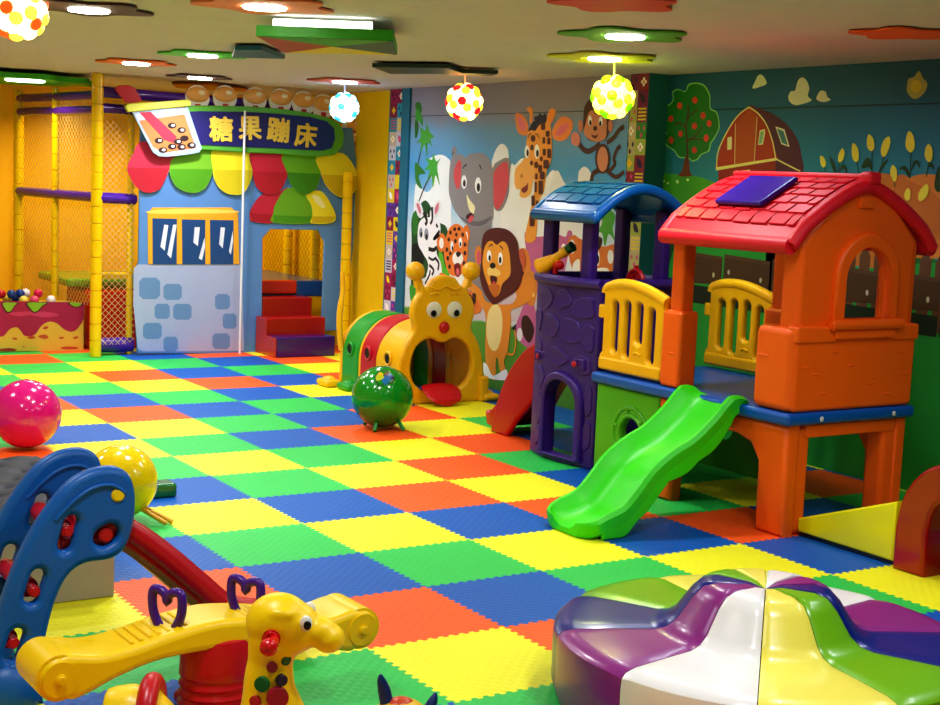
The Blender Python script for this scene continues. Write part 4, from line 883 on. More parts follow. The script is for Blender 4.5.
# roof
RC = 1.315
def roofp(s):      # s -1..1 across
    a = abs(s); x = RC + s * .51
    z = 1.785 - .275 * a ** 1.4 - (.035 * max(0, a - .85) / .15)
    return x, z
m = MB(); n = 24
prof = [roofp(-1 + 2 * k / n) for k in range(n + 1)]
top = [(x, z + .03) for x, z in prof]; bot = [(x, z - .035) for x, z in prof[::-1]]
m.plate('Y', -2.52, [top + bot], .98, .03)
m.tube([(x, -3.0, z - .01) for x, z in prof], .036, n=12).tube([(x, -2.04, z - .01) for x, z in prof], .036, n=12)
m.tube([(prof[0][0], -3.0, prof[0][1] - .01), (prof[0][0], -2.04, prof[0][1] - .01)], .042, n=12).tube([(prof[-1][0], -3.0, prof[-1][1] - .01), (prof[-1][0], -2.04, prof[-1][1] - .01)], .042, n=12)
m.box((RC - .03, -3.03, 1.8), (RC + .03, -2.03, 1.835), .015).box((RC - .045, -3.05, 1.78), (RC + .045, -2.97, 1.845), .02)
rf = obj('house_roof', m, RD, ps)
def shingles(fn, y0, y1, rows, cols, side_, s0=.1, s1=.9, th=.012, fr=.0):
    m = MB(); rr = random.Random(5)
    for r in range(rows):
        a, b = s0 + (s1 - s0) * r / rows, s0 + (s1 - s0) * (r + 1) / rows
        y = y0 - (.5 * (y1 - y0) / cols if r % 2 else 0); w = (y1 - y0) / cols
        while y < y1 - .02:
            ya, yb = max(y, y0) + .004, min(y + w * .97, y1) - .004
            if yb - ya > .03:
                p, q = fn(side_ * a), fn(side_ * b); ex = rr.uniform(.0, .012)
                P = [Vector((p[0], 0, p[1] + .03)), Vector((q[0], 0, q[1] + .03))]
                d = (P[1] - P[0]).normalized(); nn = Vector((-d.z, 0, d.x)); nn = nn if nn.z > 0 else -nn
                A, B = P[0] - d * .002, P[1] + d * (ex - .002)
                t = bmesh.new(); q8 = []
                for o, (ta, tb) in ((0, (.001, .001)), (1, (.003, th))):
                    q8 += [t.verts.new(A + nn * ta + Vector((0, ya, 0))), t.verts.new(A + nn * ta + Vector((0, yb, 0))), t.verts.new(B + nn * tb + Vector((0, yb, 0))), t.verts.new(B + nn * tb + Vector((0, ya, 0)))]
                for f in ((0, 1, 2, 3), (4, 5, 6, 7), (0, 1, 5, 4), (1, 2, 6, 5), (2, 3, 7, 6), (3, 0, 4, 7)): t.faces.new([q8[i] for i in f])
                bmesh.ops.recalc_face_normals(t, faces=t.faces)
                bmesh.ops.bevel(t, geom=[e for e in t.edges if abs(e.verts[0].co.y - e.verts[1].co.y) < .01 and e.verts[0].co.z > 0 and False] or t.edges[:], offset=.003, segments=2, affect='EDGES')
                m.add(t)
            y += w
    return m
obj('roof_shingles', shingles(roofp, -2.97, -2.07, 6, 7, -1), RD, rf)
obj('roof_shingles', shingles(roofp, -2.97, -2.07, 6, 7, 1), RD, rf)
a, b = roofp(-.74), roofp(-.24)
tl = MB(); d = Vector((b[0] - a[0], 0, b[1] - a[1])); L_ = d.length; ang = math.atan2(d.z, d.x)
tl.box((0, -2.66, .035), (L_, -2.31, .065), .012, M=Matrix.Translation((a[0], 0, a[1] + .008)) @ Matrix.Rotation(-ang, 4, 'Y'))
obj('skylight', tl, plastic('3a1690', .2), rf)

# railings
def railing(x, name='railing'):
    y0, y1 = -2.0, -1.45; H = 1.15
    def Y(f): return y1 + (y0 - y1) * f        # f from the castle end
    top_ = [(Y(f), z) for f, z in ((0, 1.1), (.03, 1.13), (.2, 1.155), (.4, 1.16), (.6, 1.15), (.8, 1.125), (1, 1.09))]
    out = top_ + [(Y(1), .65), (Y(-.04), .65), (Y(-.04), .74), (Y(0), .76)]
    slots = []
    for f, z0, z1 in ((.2, .76, 1.06), (.4, .74, 1.07), (.6, .83, 1.07), (.8, .73, 1.05)):
        slots.append(rrect(Y(f) - .03, z0, Y(f) + .03, z1, .0295))
    m = MB().plate('X', x, [out] + slots, .05, .018)
    m.tube([(x, a, z) for a, z in top_], .034, smooth=3, n=12).box((x - .03, Y(-.02), 1.0) if False else (x - .03, y1 - .01, .95), (x + .03, y1 + .04, 1.03), .012)
    m.box((x - .035, y0, .65), (x + .035, y1 + .02, .73), .02)
    m.tube([(x - .028, Y(.55), .775), (x - .028, Y(.6), .785), (x - .028, Y(.66), .775)], .005)
    return obj(name, m, YL, ps)
railing(.9); railing(1.72)
# green panel with port hole below the deck
gp = obj('port_hole_panel', MB().plate('X', .9, [rect(-2.0, .03, -1.43, .565), circ(-1.77, .31, .1)], .05, .012).torus((.878, -1.76, .31), .155, .014, 'X').torus((.878, -1.76, .31), .108, .014, 'X'), GR, ps)
for k in range(6):
    an = k * PI / 3 + .3; obj('rivet', MB().sph((.868, -1.76 + .132 * cos(an), .31 + .132 * sin(an)), .011, (.6, 1, 1), n=12), GR, gp)
obj('port_hole_panel', MB().plate('X', 1.7, [rect(-2.0, .03, -1.3, .565), circ(-1.65, .31, .1)], .05, .012), GR, ps)
# castle
CXA, CXB, CYA, CYB = 1.0, 1.64, -1.27, -.60
def plan(off=0, bul=.05):
    P = []
    P += [(CXA + .06, CYB), (CXA + .01, CYB - .05), (CXA - bul * .6, CYB - .2), (CXA - bul, (CYA + CYB) / 2), (CXA - bul * .6, CYA + .2), (CXA + .01, CYA + .05), (CXA + .06, CYA), (CXB - .06, CYA), (CXB, CYA + .06), (CXB, CYB - .06), (CXB - .06, CYB)]
    c = Vector(((CXA + CXB) / 2, (CYA + CYB) / 2)); return [tuple(c + (Vector(p) - c) * (1 + off)) for p in P]
door = arch(-1.15, -.86, .05, .52)
def bulge(me_pts): pass
m = MB()
# curved front wall as a bent plate with the arched doorway
me = temp_curve([rect(CYA, .0, CYB, 1.12), door], .035, .012)
bmw = bmesh.new(); bmw.from_mesh(me); bpy.data.meshes.remove(me)
bmesh.ops.triangulate(bmw, faces=bmw.faces[:])
for _ in range(4):
    es = [e for e in bmw.edges if abs(e.verts[0].co.x - e.verts[1].co.x) > .08]
    if es: bmesh.ops.subdivide_edges(bmw, edges=es, cuts=1); bmesh.ops.triangulate(bmw, faces=bmw.faces[:])
bmw.transform(Matrix.Translation((CXA + .03, 0, 0)) @ PLANES['X'])
def bend(bm_):
    for v in bm_.verts:
        f = (v.co.y - (CYA + CYB) / 2) / ((CYB - CYA) / 2); v.co.x -= .07 * (1 - min(1, f * f))
bend(bmw); m.add(bmw)
def bent(mb):
    for v in mb.bm.verts:
        f = (v.co.y - (CYA + CYB) / 2) / ((CYB - CYA) / 2); v.co.x -= .07 * (1 - min(1, f * f))
    return mb
m.box((CXA, CYA, 0), (CXB, CYA + .06, 1.12), .02).box((CXB - .06, CYA, 0), (CXB, CYB, 1.12), .02)
m.box((CXA, CYB - .05, .0), (CXA + .1, CYB, 1.12), .02).box((CXA, CYB - .05, .62), (CXB, CYB, 1.12), .01)
cw = obj('castle_wall', m, PP, ps)
st_ = MB(); rr = random.Random(11)
for y, z, w, h in ((-1.16, .98, .09, .08), (-.98, 1.02, .08, .07), (-.78, 1.0, .09, .08), (-.68, .86, .06, .09), (-.86, .84, .09, .09), (-1.06, .83, .1, .09), (-1.2, .8, .05, .1), (-.7, .68, .06, .07), (-.95, .66, .1, .06), (-1.17, .63, .07, .06), (-1.22, .42, .035, .09), (-1.22, .2, .035, .1), (-.74, .3, .05, .1), (-.72, .12, .06, .07), (-.75, .5, .06, .07)):
    st_.plate('X', CXA - .006, [[(y + w * .95 * cos(a) * (1 + .18 * sin(3 * a + y * 9)), z + h * .95 * sin(a) * (1 + .15 * cos(2 * a + z * 7))) for a in [2 * PI * k / 18 for k in range(18)]]], .014, .006)
obj('stone_relief', bent(st_), PP, cw)
obj('rim', bent(MB().tube([(CXA, CYB, 1.13), (CXA - .01, CYB - .1, 1.13), (CXA - .01, -.93, 1.13), (CXA - .01, CYA + .1, 1.13), (CXA, CYA, 1.13)], .032, smooth=4)).tube([(CXA, CYA, 1.13), (CXB, CYA, 1.13)], .032).tube([(CXB, CYA, 1.13), (CXB, CYB, 1.13), (CXA, CYB, 1.13)], .032), PP, cw)
obj('door_arch', bent(MB().plate('X', CXA - .015, [arch(-1.2, -.81, .03, .57), door], .05, .015)), PP, cw)
obj('name_plank', bent(MB().box((CXA - .03, -1.2, .6), (CXA + .01, -.68, .67), .01)), PP, cw)
for y in (-1.13, -.74): obj('plank_bolt', bent(MB().sph((CXA - .032, y, .635), .018, (.5, 1, 1), n=14)), plastic('b0102c'), cw)
for x, y in ((1.03, -1.09), (1.03, -.68), (1.58, -1.11), (1.6, -.68)):
    obj('castle_post', MB().box((x - .035, y - .05, 1.1), (x + .035, y + .05, 1.58), .02), PP, ps)
def croof(s):
    a = abs(s); return 1.305 + s * .365, 1.72 - .18 * a ** 1.9
cp = [croof(-1 + 2 * k / 20) for k in range(21)]
m = MB().plate('Y', -.93, [[(x, z + .02) for x, z in cp] + [(x, z - .03) for x, z in cp[::-1]]], .64, .018)
for y in (-.62, -1.24): m.tube([(x, y, z - .012) for x, z in cp], .034, n=12)
for q in (cp[0], cp[-1]): m.tube([(q[0], -.62, q[1] - .012), (q[0], -1.24, q[1] - .012)], .038, n=12)
m.sph((cp[0][0], -1.24, cp[0][1] - .012), .038)
crf = obj('castle_roof', m, plastic('0660b4', .25), ps)
obj('roof_tiles', shingles(lambda s: (croof(s)[0], croof(s)[1] - .008), -1.22, -.64, 4, 4, -1, .05, .85, .008).add(shingles(lambda s: (croof(s)[0], croof(s)[1] - .008), -1.22, -.64, 4, 4, 1, .05, .85, .008).bm), plastic('0660b4', .25), crf)
# red slide behind the castle
def slide(name, path, lips, w, axis, mtl, parent, edge_h=.1, skirt=None, t=.03, wf=lambda f: 1):
    # path: list of (s, z) along the run; cross section is a trough with rounded lips
    P = [(p.x, p.y) for p in cr([(a, b, 0) for a, b in path], 5, False)]; H = w / 2
    sec = [(-H, -edge_h * .1), (-H - .015, edge_h * .75), (-H, edge_h), (-H + .02, edge_h * .98), (-H + .045, edge_h * .55), (-H + .08, .012), (-H * .4, 0), (0, -.003), (H * .4, 0), (H - .08, .012), (H - .045, edge_h * .55), (H - .02, edge_h * .98), (H, edge_h), (H + .015, edge_h * .75), (H, -edge_h * .1)]
    rings = []
    for i, (s_, z) in enumerate(P):
        f = i / (len(P) - 1); lip = lips(f); kw = wf(f)
        und = [(H - .03, -t), (0, -t), (-H + .03, -t)]
        ring = [(a, b * lip if b > .02 else b) for a, b in sec] + und
        a = P[min(i + 1, len(P) - 1)]; b = P[max(i - 1, 0)]; dx, dz = a[0] - b[0], a[1] - b[1]; l = math.hypot(dx, dz); nx, nz = -dz / l, dx / l
        if nz < 0: nx, nz = -nx, -nz
        rings.append([(s_ + nx * h, v * kw, z + nz * h) if axis == 'X' else (v * kw, s_ + nx * h, z + nz * h) for v, h in ring])
    return rings
rg = slide('', [(-.6, .62), (-.5, .6), (-.35, .48), (-.2, .3), (-.08, .14), (.02, .06), (.1, .05)], lambda f: 1, .42, 'Y', None, None, .09)
rg = [[(x + 1.36, y + .05, z) for x, y, z in r] for r in rg]
sd = [(-.6, .0), (-.6, .69), (-.5, .68), (-.36, .61), (-.21, .47), (-.09, .28), (-.02, .1), (0.0, .0)]
m = MB().loft(rg, closed=True).plate('X', 1.14, [[(p.x + .06, p.y) for p in cr([(a, b, 0) for a, b in sd[1:-1]], 4, False)] + [(.06, 0), (-.14, 0), (-.24, .12), (-.44, .3), (-.54, .3)]], .05, .02)
obj('red_slide', m, plastic('b00c1c', .3), ps)
# green slide
path = [(.89, .628), (.84, .618), (.79, .58), (.72, .51), (.58, .405), (.45, .345), (.34, .275), (.25, .18), (.16, .095), (.06, .055), (-.03, .04), (-.1, .035)]
rg = slide('', path, lambda f: min(1, .25 + f * 6) if f < .85 else 1 - (f - .85) * 3.5, .4, 'X', None, None, .085, wf=lambda f: 1 if f < .9 else math.sqrt(max(.3, 1 - ((f - .9) / .1) ** 2 * .7)))
rg = [[(x, y - 2.48, max(z, .004)) for x, y, z in r] for r in rg]
def wav(f): return .045 + .015 * sin(f * 18)
m = MB().loft(rg, closed=True)
for s in (-1, 1):
    P = [(p.x, p.y) for p in cr([(a, b, 0) for a, b in path[1:]], 4, False)]
    low = [(x, max(.003, z - .05 - .025 * abs(sin(x * 16)))) for x, z in P]
    up = [(x, z + .05 * min(1, i / 8, (len(P) - i) / 16)) for i, (x, z) in enumerate(P)]
    low = [(x, max(z, .003) if i > 3 else P[i][1] - .03) for i, (x, z) in enumerate(low)]
    m.plate('Y', -2.48 + s * .192, [up[:-5] + low[:-5][::-1]], .022, .006)
obj('green_slide', m, plastic('35d40e', .4), ps)
# telescope and steering wheel on the castle rim
tl = thing('toy_telescope', 'yellow toy telescope on a red mount on the castle rim', 'toy telescope', (1.03, -.74, 1.15))
d = Vector((.06, -.18, .12)); o = Vector((.98, -.68, 1.2))
obj('tube', MB().cyl(o - d * .1, o + d * .4, .062, .034, n=24, bev=.004).cyl(o + d * .33, o + d * .75, .03, .024).cyl(o + d * .72, o + d * .95, .034, .03, bev=.004).cyl(o - d * .12, o - d * .06, .066, n=24, bev=.008), plastic('f2b010'), tl)
obj('eyepiece', MB().cyl(o + d * .95, o + d * 1.15, .028, .034), plastic('0a4a2a'), tl)
obj('mount', MB().cyl(o + d * .5 - Vector((0, 0, .1)), o + d * .5, .018).box((.97, -.81, 1.06), (1.02, -.74, 1.14), .012).sph(o + d * .5 - Vector((0, .04, .045)), .03), plastic('c8101c'), tl)
obj('knob', MB().cyl(o + d * .5 - Vector((.0, 0, .03)), o + d * .5 + Vector((0, -.05, -.03)), .016), plastic('f2a010'), tl)
sw = thing('toy_steering_wheel', 'small red toy steering wheel on the castle rim beside the yellow railing', 'steering wheel', (1.3, -1.2, 1.16))
obj('wheel_rim', MB().torus((1.34, -1.16, 1.135), .075, .016, 'X'), plastic('b01020'), sw)
obj('hub', MB().cyl((1.31, -1.16, 1.135), (1.37, -1.16, 1.135), .025).box((1.33, -1.23, 1.155), (1.35, -1.09, 1.185), .005).box((1.33, -1.175, 1.1), (1.35, -1.145, 1.24), .005), plastic('b01020'), sw)

# ------------------------------------------------------------------ wedge and red arch at the right edge
wg = thing('soft_wedge', 'yellow foam wedge ramp beside the orange house leg', 'foam wedge', (1.2, -3.35, 0))
obj('body', MB().plate('X', 1.22, [[(-2.99, .02), (-2.99, .09), (-3.61, .31), (-3.61, .02)]], .46, .012), vinyl('f2ea10'), wg)
obj('base_strip', MB().box((1.0, -3.61, 0), (1.44, -3.0, .02), .003), vinyl('141414'), wg)
ar = [(-3.64, 0)] + [(p.x, p.y) for p in cr([(-3.64, .2, 0), (-3.68, .37, 0), (-3.79, .5, 0), (-3.94, .55, 0), (-4.09, .5, 0), (-4.18, .37, 0), (-4.21, .2, 0)], 4, False)] + [(-4.21, 0), (-4.06, 0)] + [(p.x, p.y) for p in cr([(-4.06, .2, 0), (-4.03, .33, 0), (-3.94, .38, 0), (-3.85, .33, 0), (-3.82, .2, 0)], 3, False)] + [(-3.82, 0)]
tag(obj('soft_arch', MB().plate('X', 1.12, [ar], .34, .02), vinyl('a00c10')), 'dark red soft play arch at the right edge beside the yellow wedge', 'soft arch')

# ------------------------------------------------------------------ round segmented sofa
so = thing('round_soft_seat', 'round glossy soft seat of purple, white, yellow, green and blue wedges', 'soft seat', (-.87, -4.66, 0))
scx, scy = -.87, -4.66
prof = [(.004, .40), (.06, .415), (.17, .42), (.215, .41), (.25, .375), (.30, .30), (.335, .272), (.38, .262), (.5, .262), (.64, .26), (.685, .252), (.702, .236), (.706, .2), (.704, .06), (.69, .01), (.68, 0), (.004, 0)]
colr = ['eceae6', '8c2c80', '14207c', '74b418', 'f0e460']
names = {'eceae6': 'white', '8c2c80': 'purple', '14207c': 'dark blue', '74b418': 'green', 'f0e460': 'yellow'}
# direction of the front seam points at the camera side; wedges run both ways round from it
order = [0, 1, 2, 3, 4, 0, 1, 2, 3, 4]
front = math.radians(225)
for k in range(10):
    a0 = front - k * PI / 5 ; a1 = a0 - PI / 5
    c = colr[order[k]]
    NA = 12; rings = []
    for i in range(NA + 1):
        f = i / NA; a = a0 + (a1 - a0) * f
        e = min(f, 1 - f) * NA; ins = .006 if e == 0 else (.0015 if e == 1 else 0)
        g = .0 if 0 < i < NA else .0
        sh = (.006 if i == 0 else -.006 if i == NA else 0)
        ring = []
        for (r, z) in prof:
            zz = z - (ins if z > .05 else 0); rr_ = r - ins * .6
            dx, dy = rr_ * cos(a), rr_ * sin(a)
            # keep a thin gap between neighbours
            if i == 0: dx += -sin(a) * -.0015; dy += cos(a) * -.0015
            if i == NA: dx += -sin(a) * .0015; dy += cos(a) * .0015
            ring.append((scx + dx, scy + dy, zz))
        rings.append(ring)
    w = obj('seat_wedge', MB().loft(rings, closed=True), mat(c, .28, .1, 9, coat=.12), so)
    w['label'] = names[c] + ' wedge'
obj('inner_core', MB().cyl((scx, scy, .005), (scx, scy, .22), .6, n=40), vinyl('101014'), so)

# ------------------------------------------------------------------ loose balls
def pearly(h): return mat(h, .16, .03, 30, coat=.5)
gb = thing('hopper_ball', 'shiny green bouncy ball with animal print and small feet', 'ball', (.46, .42, 0))
obj('ball', MB().sph((.46, .42, .222), .212, n=48), pearly('0f8a22'), gb)
for dx, dy in ((-.1, -.1), (.08, -.13), (-.05, .12), (.12, .08)):
    obj('foot', MB().tube([(.46 + dx * .8, .42 + dy * .8, .08), (.46 + dx * 1.15, .42 + dy * 1.15, .008)], .013, n=10), plastic('1c9a3a'), gb)
fwd = Vector((-.55, -.72, .42)).normalized()
def sticker(c, r, dirs, parent, name):
    m = MB(); mats = []; C_ = Vector(c)
    for (dv, rad, col) in dirs:
        d = Vector(dv).normalized(); t = bmesh.new()
        u = d.orthogonal().normalized(); v = d.cross(u); vs = [t.verts.new(C_ + (d + (u * cos(a) * (1 + .25 * sin(3 * a)) + v * sin(a)) * rad).normalized() * (r + .0015 + .0004 * len(mats))) for a in [2 * PI * k / 20 for k in range(20)]]
        ctr = t.verts.new(C_ + d * (r + .0025 + .0004 * len(mats)))
        for k in range(20): t.faces.new((ctr, vs[k], vs[(k + 1) % 20]))
        bmesh.ops.recalc_face_normals(t, faces=t.faces); m.add(t, len(mats)); mats.append(mat(col, .3))
    return obj(name, m, mats, parent)
sticker((.46, .42, .222), .212, [((-.28, -.62, .73), .34, '1c5a30'), ((-.42, -.55, .72), .14, 'b8c020'), ((-.15, -.66, .72), .17, '2060a8'), ((-.3, -.7, .6), .12, '1a70b0'), ((-.38, -.5, .85), .09, 'e0b020'), ((-.18, -.55, .82), .08, '7a4a18'), ((-.05, -.72, .7), .07, '182838')], gb, 'animal_print')
pb = thing('exercise_ball', 'glossy pink bouncy ball at the left edge behind the dark tufted bench', 'ball', (-1.93, .52, 0))
obj('ball', MB().sph((-1.93, .52, .215), .207, n=48), pearly('d4127c'), pb)
obj('valve', MB().cyl((-1.93, .52, .415), (-1.93, .52, .425), .012), plastic('c01070'), pb)
yb = thing('hopper_ball', 'shiny yellow bouncy ball with stubby feet behind the blue climber slide', 'ball', (-2.0, -1.45, 0))
obj('ball', MB().sph((-2.0, -1.42, .2), .178, n=48), pearly('e8c808'), yb)
for a, b in (((-1.93, -1.52, .08), (-1.84, -1.62, .02)), ((-1.9, -1.46, .07), (-1.79, -1.57, .012)), ((-2.1, -1.5, .06), (-2.16, -1.55, .01)), ((-2.06, -1.34, .05), (-2.1, -1.28, .01))):
    obj('foot', MB().tube([a, b], .012, n=10), plastic('e0a010'), yb)
tag(obj('foam_brick', MB().box((-1.76, -1.03, 0), (-1.56, -.9, .075), .015), vinyl('0c6a2c')), 'dark green foam brick on the mat behind the yellow ball', 'foam brick')

# ------------------------------------------------------------------ tufted bench
bn = thing('tufted_bench', 'dark grey tufted bench with pale sides behind the blue climber slide', 'bench', (-3.0, -2.05, 0))
obj('base', MB().box((-3.5, -2.6, 0), (-2.42, -1.55, .33), .008), mat('a8a294', .7, .15, 80), bn)
n1, n2 = 60, 54; t = bmesh.new(); V = {}
for i in range(n1 + 1):
    for j in range(n2 + 1):
        x = -3.52 + 1.12 * i / n1; y = -2.62 + 1.09 * j / n2
        e = min(i, n1 - i, j, n2 - j) / 4; z = .335 + .065 * min(1, math.sqrt(max(e, 0)))
        px, py = (x + 3.52) / .14, (y + 2.62) / .14
        dmin = 9
        for a in (math.floor(py), math.floor(py) + 1):
            o = .5 if a % 2 else 0; q = round(px - o) + o; dmin = min(dmin, math.hypot(px - q, py - a))
        z -= .022 * math.exp(-(dmin / .16) ** 2) + .006 * math.exp(-(dmin / .4) ** 2)
        V[i, j] = t.verts.new((x, y, z))
for i in range(n1):
    for j in range(n2): t.faces.new((V[i, j], V[i + 1, j], V[i + 1, j + 1], V[i, j + 1]))
obj('tufted_cushion', MB().add(t).box((-3.52, -2.62, .31), (-2.40, -1.53, .345), .01), mat('161d2a', .6, .2, 200), bn)

# ------------------------------------------------------------------ blue climber slide
cl = thing('toddler_slide', 'toddler slide with deep blue climbing sides and red chute at the lower left', 'slide', (-2.7, -3.43, 0))
BB, RR = plastic('0862b4', .4), plastic('c20c20', .33)
def side_out():
    o = [(-3.2, 0), (-3.17, .18), (-3.13, .33), (-3.075, .48), (-3.01, .6), (-2.93, .7), (-2.86, .745), (-2.78, .757), (-2.72, .73), (-2.695, .66), (-2.70, .56), (-2.73, .48), (-2.78, .45), (-2.86, .445), (-2.915, .41), (-2.955, .33), (-2.985, .21), (-3.0, .1), (-2.99, 0)]
    return [(p.x, p.y) for p in cr([(a, b, 0) for a, b in o[1:-1]], 4, False)] + [o[-1], o[0]]
def slot(a, b, r):
    d = (Vector(b) - Vector(a)).normalized(); n = Vector((-d.y, d.x)); t0 = math.atan2(n.y, n.x)
    return [tuple(Vector(a) + r * Vector((cos(t0 + PI * k / 8), sin(t0 + PI * k / 8)))) for k in range(9)] + [tuple(Vector(b) + r * Vector((cos(t0 + PI + PI * k / 8), sin(t0 + PI + PI * k / 8)))) for k in range(9)]
rods = [(-2.915, .555), (-3.02, .37), (-3.085, .21)]
sl = [slot((-2.925, .515), (-2.905, .585), .023), slot((-3.03, .355), (-3.01, .42), .023), slot((-3.095, .175), (-3.075, .235), .023), slot((-2.80, .525), (-2.78, .535), .032)]
for y in (-3.6, -3.27):
    pnl = obj('side_panel', MB().plate('Y', y, [side_out()] + sl, .06, .022).tube([(-2.96, y - .03, .6), (-2.9, y - .034, .66), (-2.84, y - .034, .695), (-2.78, y - .034, .7), (-2.735, y - .032, .67)], .007, smooth=4)
              .tube([(-3.1, y - .02, .13), (-3.06, y - .02, .13)], .02).sph((-3.1, y, .05), .1, (1.1, .75, 1)), BB, cl)
    obj('yellow_plug', MB().cyl((-2.758, y - .038, .665), (-2.758, y + .038, .665), .022, n=24, bev=.005), plastic('f0d010'), pnl)
for x, z in rods:
    obj('rung', MB().cyl((x, -3.618, z), (x, -3.25, z), .019, n=18, bev=.006).cyl((x - .005, -3.568, z), (x - .005, -3.302, z), .032, n=20, bev=.01), RR, cl)
obj('platform', MB().box((-2.93, -3.58, .48), (-2.7, -3.29, .52), .01).cyl((-2.79, -3.618, .53), (-2.79, -3.25, .53), .024, n=18, bev=.006), RR, cl)
pth = [(-2.82, .5), (-2.72, .49), (-2.6, .4), (-2.48, .29), (-2.35, .17), (-2.24, .1), (-2.12, .065), (-2.02, .06)]
rg = slide('', pth, lambda f: 1, .26, 'X', None, None, .08)
rg = [[(x, y - 3.435, max(z, .004)) for x, y, z in r] for r in rg]
m = MB().loft(rg, closed=True)
P = [(p.x, p.y) for p in cr([(a, b, 0) for a, b in pth], 4, False)]
for s in (-1, 1): m.tube([(x, -3.435 + s * .122, z + .05) for x, z in P], .036, n=14)
obj('chute', m, RR, cl)

# ------------------------------------------------------------------ seesaw (built along local X, then turned)
sx, sy = -2.6, -4.02
ss = thing('toy_seesaw', 'yellow two-seat toy seesaw with purple heart handles and red base', 'seesaw', (sx, sy, 0))
YS = plastic('ffd402', .38)
def prof_line(pts): return [(p.x, p.y) for p in cr([(a, b, 0) for a, b in pts], 5, False)]
up_ = prof_line([(-.56, .31), (-.5, .325), (-.4, .31), (-.28, .32), (-.15, .345), (0, .36), (.15, .345), (.28, .32), (.4, .31), (.5, .325), (.56, .31)])
lo_ = prof_line([(.56, .23), (.5, .19), (.44, .2), (.34, .235), (.2, .265), (0, .27), (-.2, .265), (-.34, .235), (-.44, .2), (-.5, .19), (-.56, .23)])
up_ = [(x * .93, z + .005) for x, z in up_]; lo_ = [(x * .93, z + .005) for x, z in lo_]
W2 = .105
m = MB().plate('Y', sy, [[(sx + x, z) for x, z in up_ + lo_]], W2 * 2, .022)
for s in (-1, 1):
    m.cyl((sx + s * .495, sy - W2 - .005, .265), (sx + s * .495, sy + W2 + .005, .265), .068, n=36, bev=.016)
    for k in range(7): m.tube([(sx + s * (.1 + .028 * k), sy - .07, .355 - .005 * k), (sx + s * (.1 + .028 * k), sy + .07, .355 - .005 * k)], .006, n=8)
    for dx, dy in ((.3, -.05), (.36, .05), (.4, -.03)): m.cyl((sx + s * dx, sy + dy, .29), (sx + s * dx, sy + dy, .317), .018, n=20, bev=.003)
bar = obj('seesaw_bar', m, YS, ss)
for s in (-1, 1): obj('end_bolt', MB().cyl((sx + s * .495, sy - W2 - .018, .265), (sx + s * .495, sy - W2 + .01, .265), .016, n=20, bev=.005), YS, bar)
for s in (-1, 1):
    hx = sx + s * .13
    hp = [(-.0, .345), (-.035, .38), (-.062, .43), (-.062, .49), (-.035, .498), (-.008, .485), (0, .462), (.008, .485), (.035, .498), (.062, .49), (.062, .43), (.035, .38)]
    obj('heart_handle', MB().tube([(hx - .012 - y * .42, sy - .02 + y * .75, .31 + (z - .345) * .95) for y, z in hp], .0145, smooth=4, closed=True, n=12), plastic('4a1488', .3), ss)
m = MB().loft([[(sx + .03 + w * cos(a), sy - .02 + d * sin(a), z * 1.03) for a in [2 * PI * k / 28 for k in range(28)]] for w, d, z in ((.17, .14, 0), (.165, .135, .03), (.125, .11, .06), (.12, .105, .075), (.128, .112, .085), (.12, .105, .098), (.118, .104, .105), (.127, .111, .115), (.119, .104, .128), (.117, .103, .135), (.125, .11, .145), (.118, .104, .158), (.116, .103, .165), (.124, .109, .175), (.122, .108, .2), (.12, .106, .25), (.105, .095, .285), (.07, .07, .3))], closed=True)
obj('base_mound', m, RR, ss)
obj('ground_skid', MB().tube([(sx - .3, sy, .03), (sx + .3, sy, .03)], .025).tube([(sx, sy - .2, .03), (sx, sy + .2, .03)], .025), RR, ss)
ss.rotation_euler.z = math.radians(2)

# ------------------------------------------------------------------ giraffe rocker
def remesh_obj(name, mb, mtl, parent, vox=.007, it=6, fac=.6):
    o = obj(name, mb, mtl, parent, smooth=0)
    r = o.modifiers.new('r', 'REMESH'); r.mode = 'VOXEL'; r.voxel_size = vox; r.use_smooth_shade = True
    s = o.modifiers.new('s', 'SMOOTH'); s.factor = fac; s.iterations = it
    dg = bpy.context.evaluated_depsgraph_get(); dg.update()
    me = bpy.data.meshes.new_from_object(o.evaluated_get(dg)); o.modifiers.clear(); o.data = me
    for p in me.polygons: p.use_smooth = True
    return o
gx, gy = -2.655, -4.60
gr = thing('giraffe_rocker', 'yellow giraffe rocking toy with coloured spots and red handle', 'rocking toy', (gx, gy, 0))
YG = plastic('ffd402', .36)
m = MB()
m.tube([(gx + .025, gy, .12), (gx + .015, gy, .22), (gx - .0, gy, .32), (gx + .002, gy, .40), (gx + .012, gy, .46)], [.13, .1, .072, .062, .075], smooth=3, n=20, up=(0, 1, 0))
m.sph((gx + .022, gy, .508), .087, (1.05, .9, .95)).sph((gx + .055, gy, .495), .082, (1, .85, .9)).sph((gx + .005, gy, .55), .046, (1.2, 1.1, .7)).sph((gx + .12, gy, .487), .05, (1.25, 1, .85)).sph((gx + .158, gy, .468), .043, (1.05, 1.15, .95)).sph((gx + .04, gy, .545), .04, (1.2, 1, .7))
for s in (-1, 1): m.sph((gx + .03, gy + s * .055, .548), .03, (1.3, .7, .6))
m.tube([(gx - .44, gy, .235), (gx - .35, gy, .225), (gx - .25, gy, .13), (gx - .12, gy, .1), (gx - .0, gy, .12), (gx + .08, gy, .11)], [.07, .095, .075, .085, .12, .1], smooth=3, n=20, up=(0, 1, 0))
for dx in (-.32, .02):
    for s in (-1, 1): m.tube([(gx + dx, gy + s * .05, .16), (gx + dx * 1.1, gy + s * .1, .04)], [.06, .045], n=14)
remesh_obj('giraffe_body', m, YG, gr)
def disc(c, r, col):     # colour spot pressed onto the camera-side of the neck
    return c, r, col
for s in (-1,):
    pass
